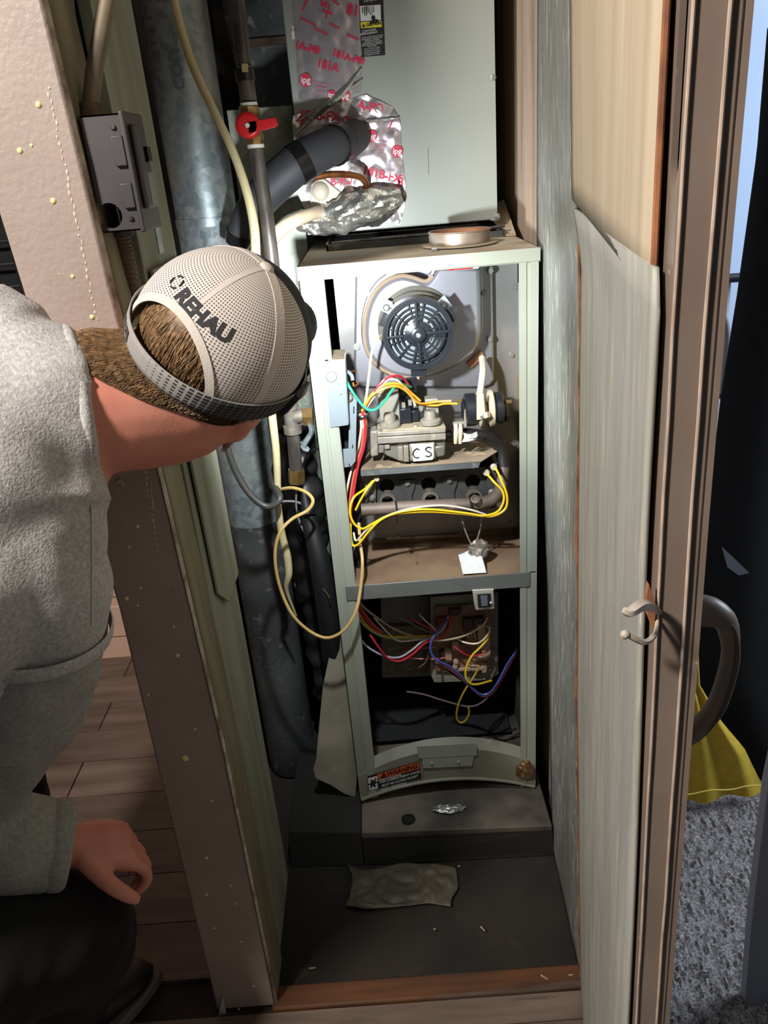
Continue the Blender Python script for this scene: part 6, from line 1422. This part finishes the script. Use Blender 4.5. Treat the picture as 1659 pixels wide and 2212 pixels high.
MB().tube([P(1470+23*i, 1716-2.6*i+2*sin(i*1.7), YRK-.085) for i in range(9)], .0014, n=6).build('hem_stitch', mat('yellow_thread', (224, 196, 96), rough=.9), ys_)
m_rod = mat('dark_rod', (48, 50, 54), rough=.4)
dr = thing('drying_rack', 'dark metal drying rack behind the black garment, right of the door edge', 'rack', (1.0, .34, -.1))
for py0, py1 in ((606, 575), (858, 815), (1135, 1100)):
    MB().tube([P(1500, py0, .34), P(1960, py1, .34)], .009, n=12).build('rack_rod', m_rod, dr)
g0, g1 = P(1662, 62, .064), P(2105, 41, .064)
MB().tube([g0, g1], .006, n=12).build('rack_rod', m_rod, dr)
for gx in (g1.x-.02, g0.x+.25):
    MB().tube([V((gx, .072, g1.z+.01)), V((gx, .085, -.1))], .008, n=10).build('rack_post', m_rod, dr)
MB().tube([V((g1.x-.02, .072, .75)), V((P(1955, 560, .34).x, .34, .75))], .006, n=10).build('rack_brace', m_rod, dr)
MB().tube([P(1955, 560, .34), V((P(1955, 560, .34).x, .34, -.1))], .011, n=12).build('rack_post', m_rod, dr)
o = MB().tube([P(1558, 600, .335), P(1556, 660, .33), P(1566, 690, .33), P(1571, 730, .33), P(1566, 790, .33), P(1560, 850, .33)], .007, n=10).build('hanger_arm', mat('grey_hanger', (126, 130, 136), rough=.4)); tag(o, 'curved grey hanger arm between the two rods', 'hanger')
drape([((1500, 1130), (1566, 1122)), ((1500, 1222), (1566, 1200)), ((1495, 1290), (1545, 1292)), ((1490, 1380), (1532, 1380))], .352, 12, 12, .003, 'blue_shirt', mat('pale_blue_cotton', (188, 206, 230), rough=.95), 'pale blue cloth hanging behind the black garment', 'cloth', 7)
drape([((1500, 1132), (1540, 1128)), ((1500, 1140), (1540, 1150)), ((1500, 1180), (1556, 1190))], .328, 10, 6, .004, 'blue_cloth', mat('royal_blue', (48, 84, 172), rough=.8), 'royal blue cloth with white patch below the rods', 'cloth', 9)
o = MB().prism([P(a, b_, .318) for a, b_ in ((1534, 1160), (1548, 1170), (1552, 1186), (1540, 1180))], (0, .003, 0)).build('white_patch', m_label); o.parent = bpy.data.objects['blue_cloth']; o.location = o.location - bpy.data.objects['blue_cloth'].location
drape([((1520, 602), (1580, 598)), ((1520, 770), (1570, 765)), ((1515, 850), (1560, 846))], .352, 8, 8, .004, 'white_towel', mat('white_terry', (214, 218, 226), rough=.95), 'white towel hung between the rods behind the door edge', 'towel', 11)
# pale board standing on the carpet at the lower right
bd = [P(1660, 1700, -.42), P(1640, 1860, -.42), P(1624, 2000, -.42), P(1607, 2215, -.42)]
xb = [p.x for p in bd]
o = MB().prism([bd[0], bd[1], bd[2], bd[3]+V((0, 0, -.01)), V((1.1, -.42, bd[3].z-.01)), V((1.1, -.42, bd[0].z+.3)), V((bd[0].x+.01, -.42, bd[0].z+.3))], (0, .02, 0)).build('storage_board', mat('pale_grey_blue', (150, 156, 168), rough=.6), bevel=.002)
tag(o, 'pale blue grey board standing on the carpet at the lower right edge', 'board')
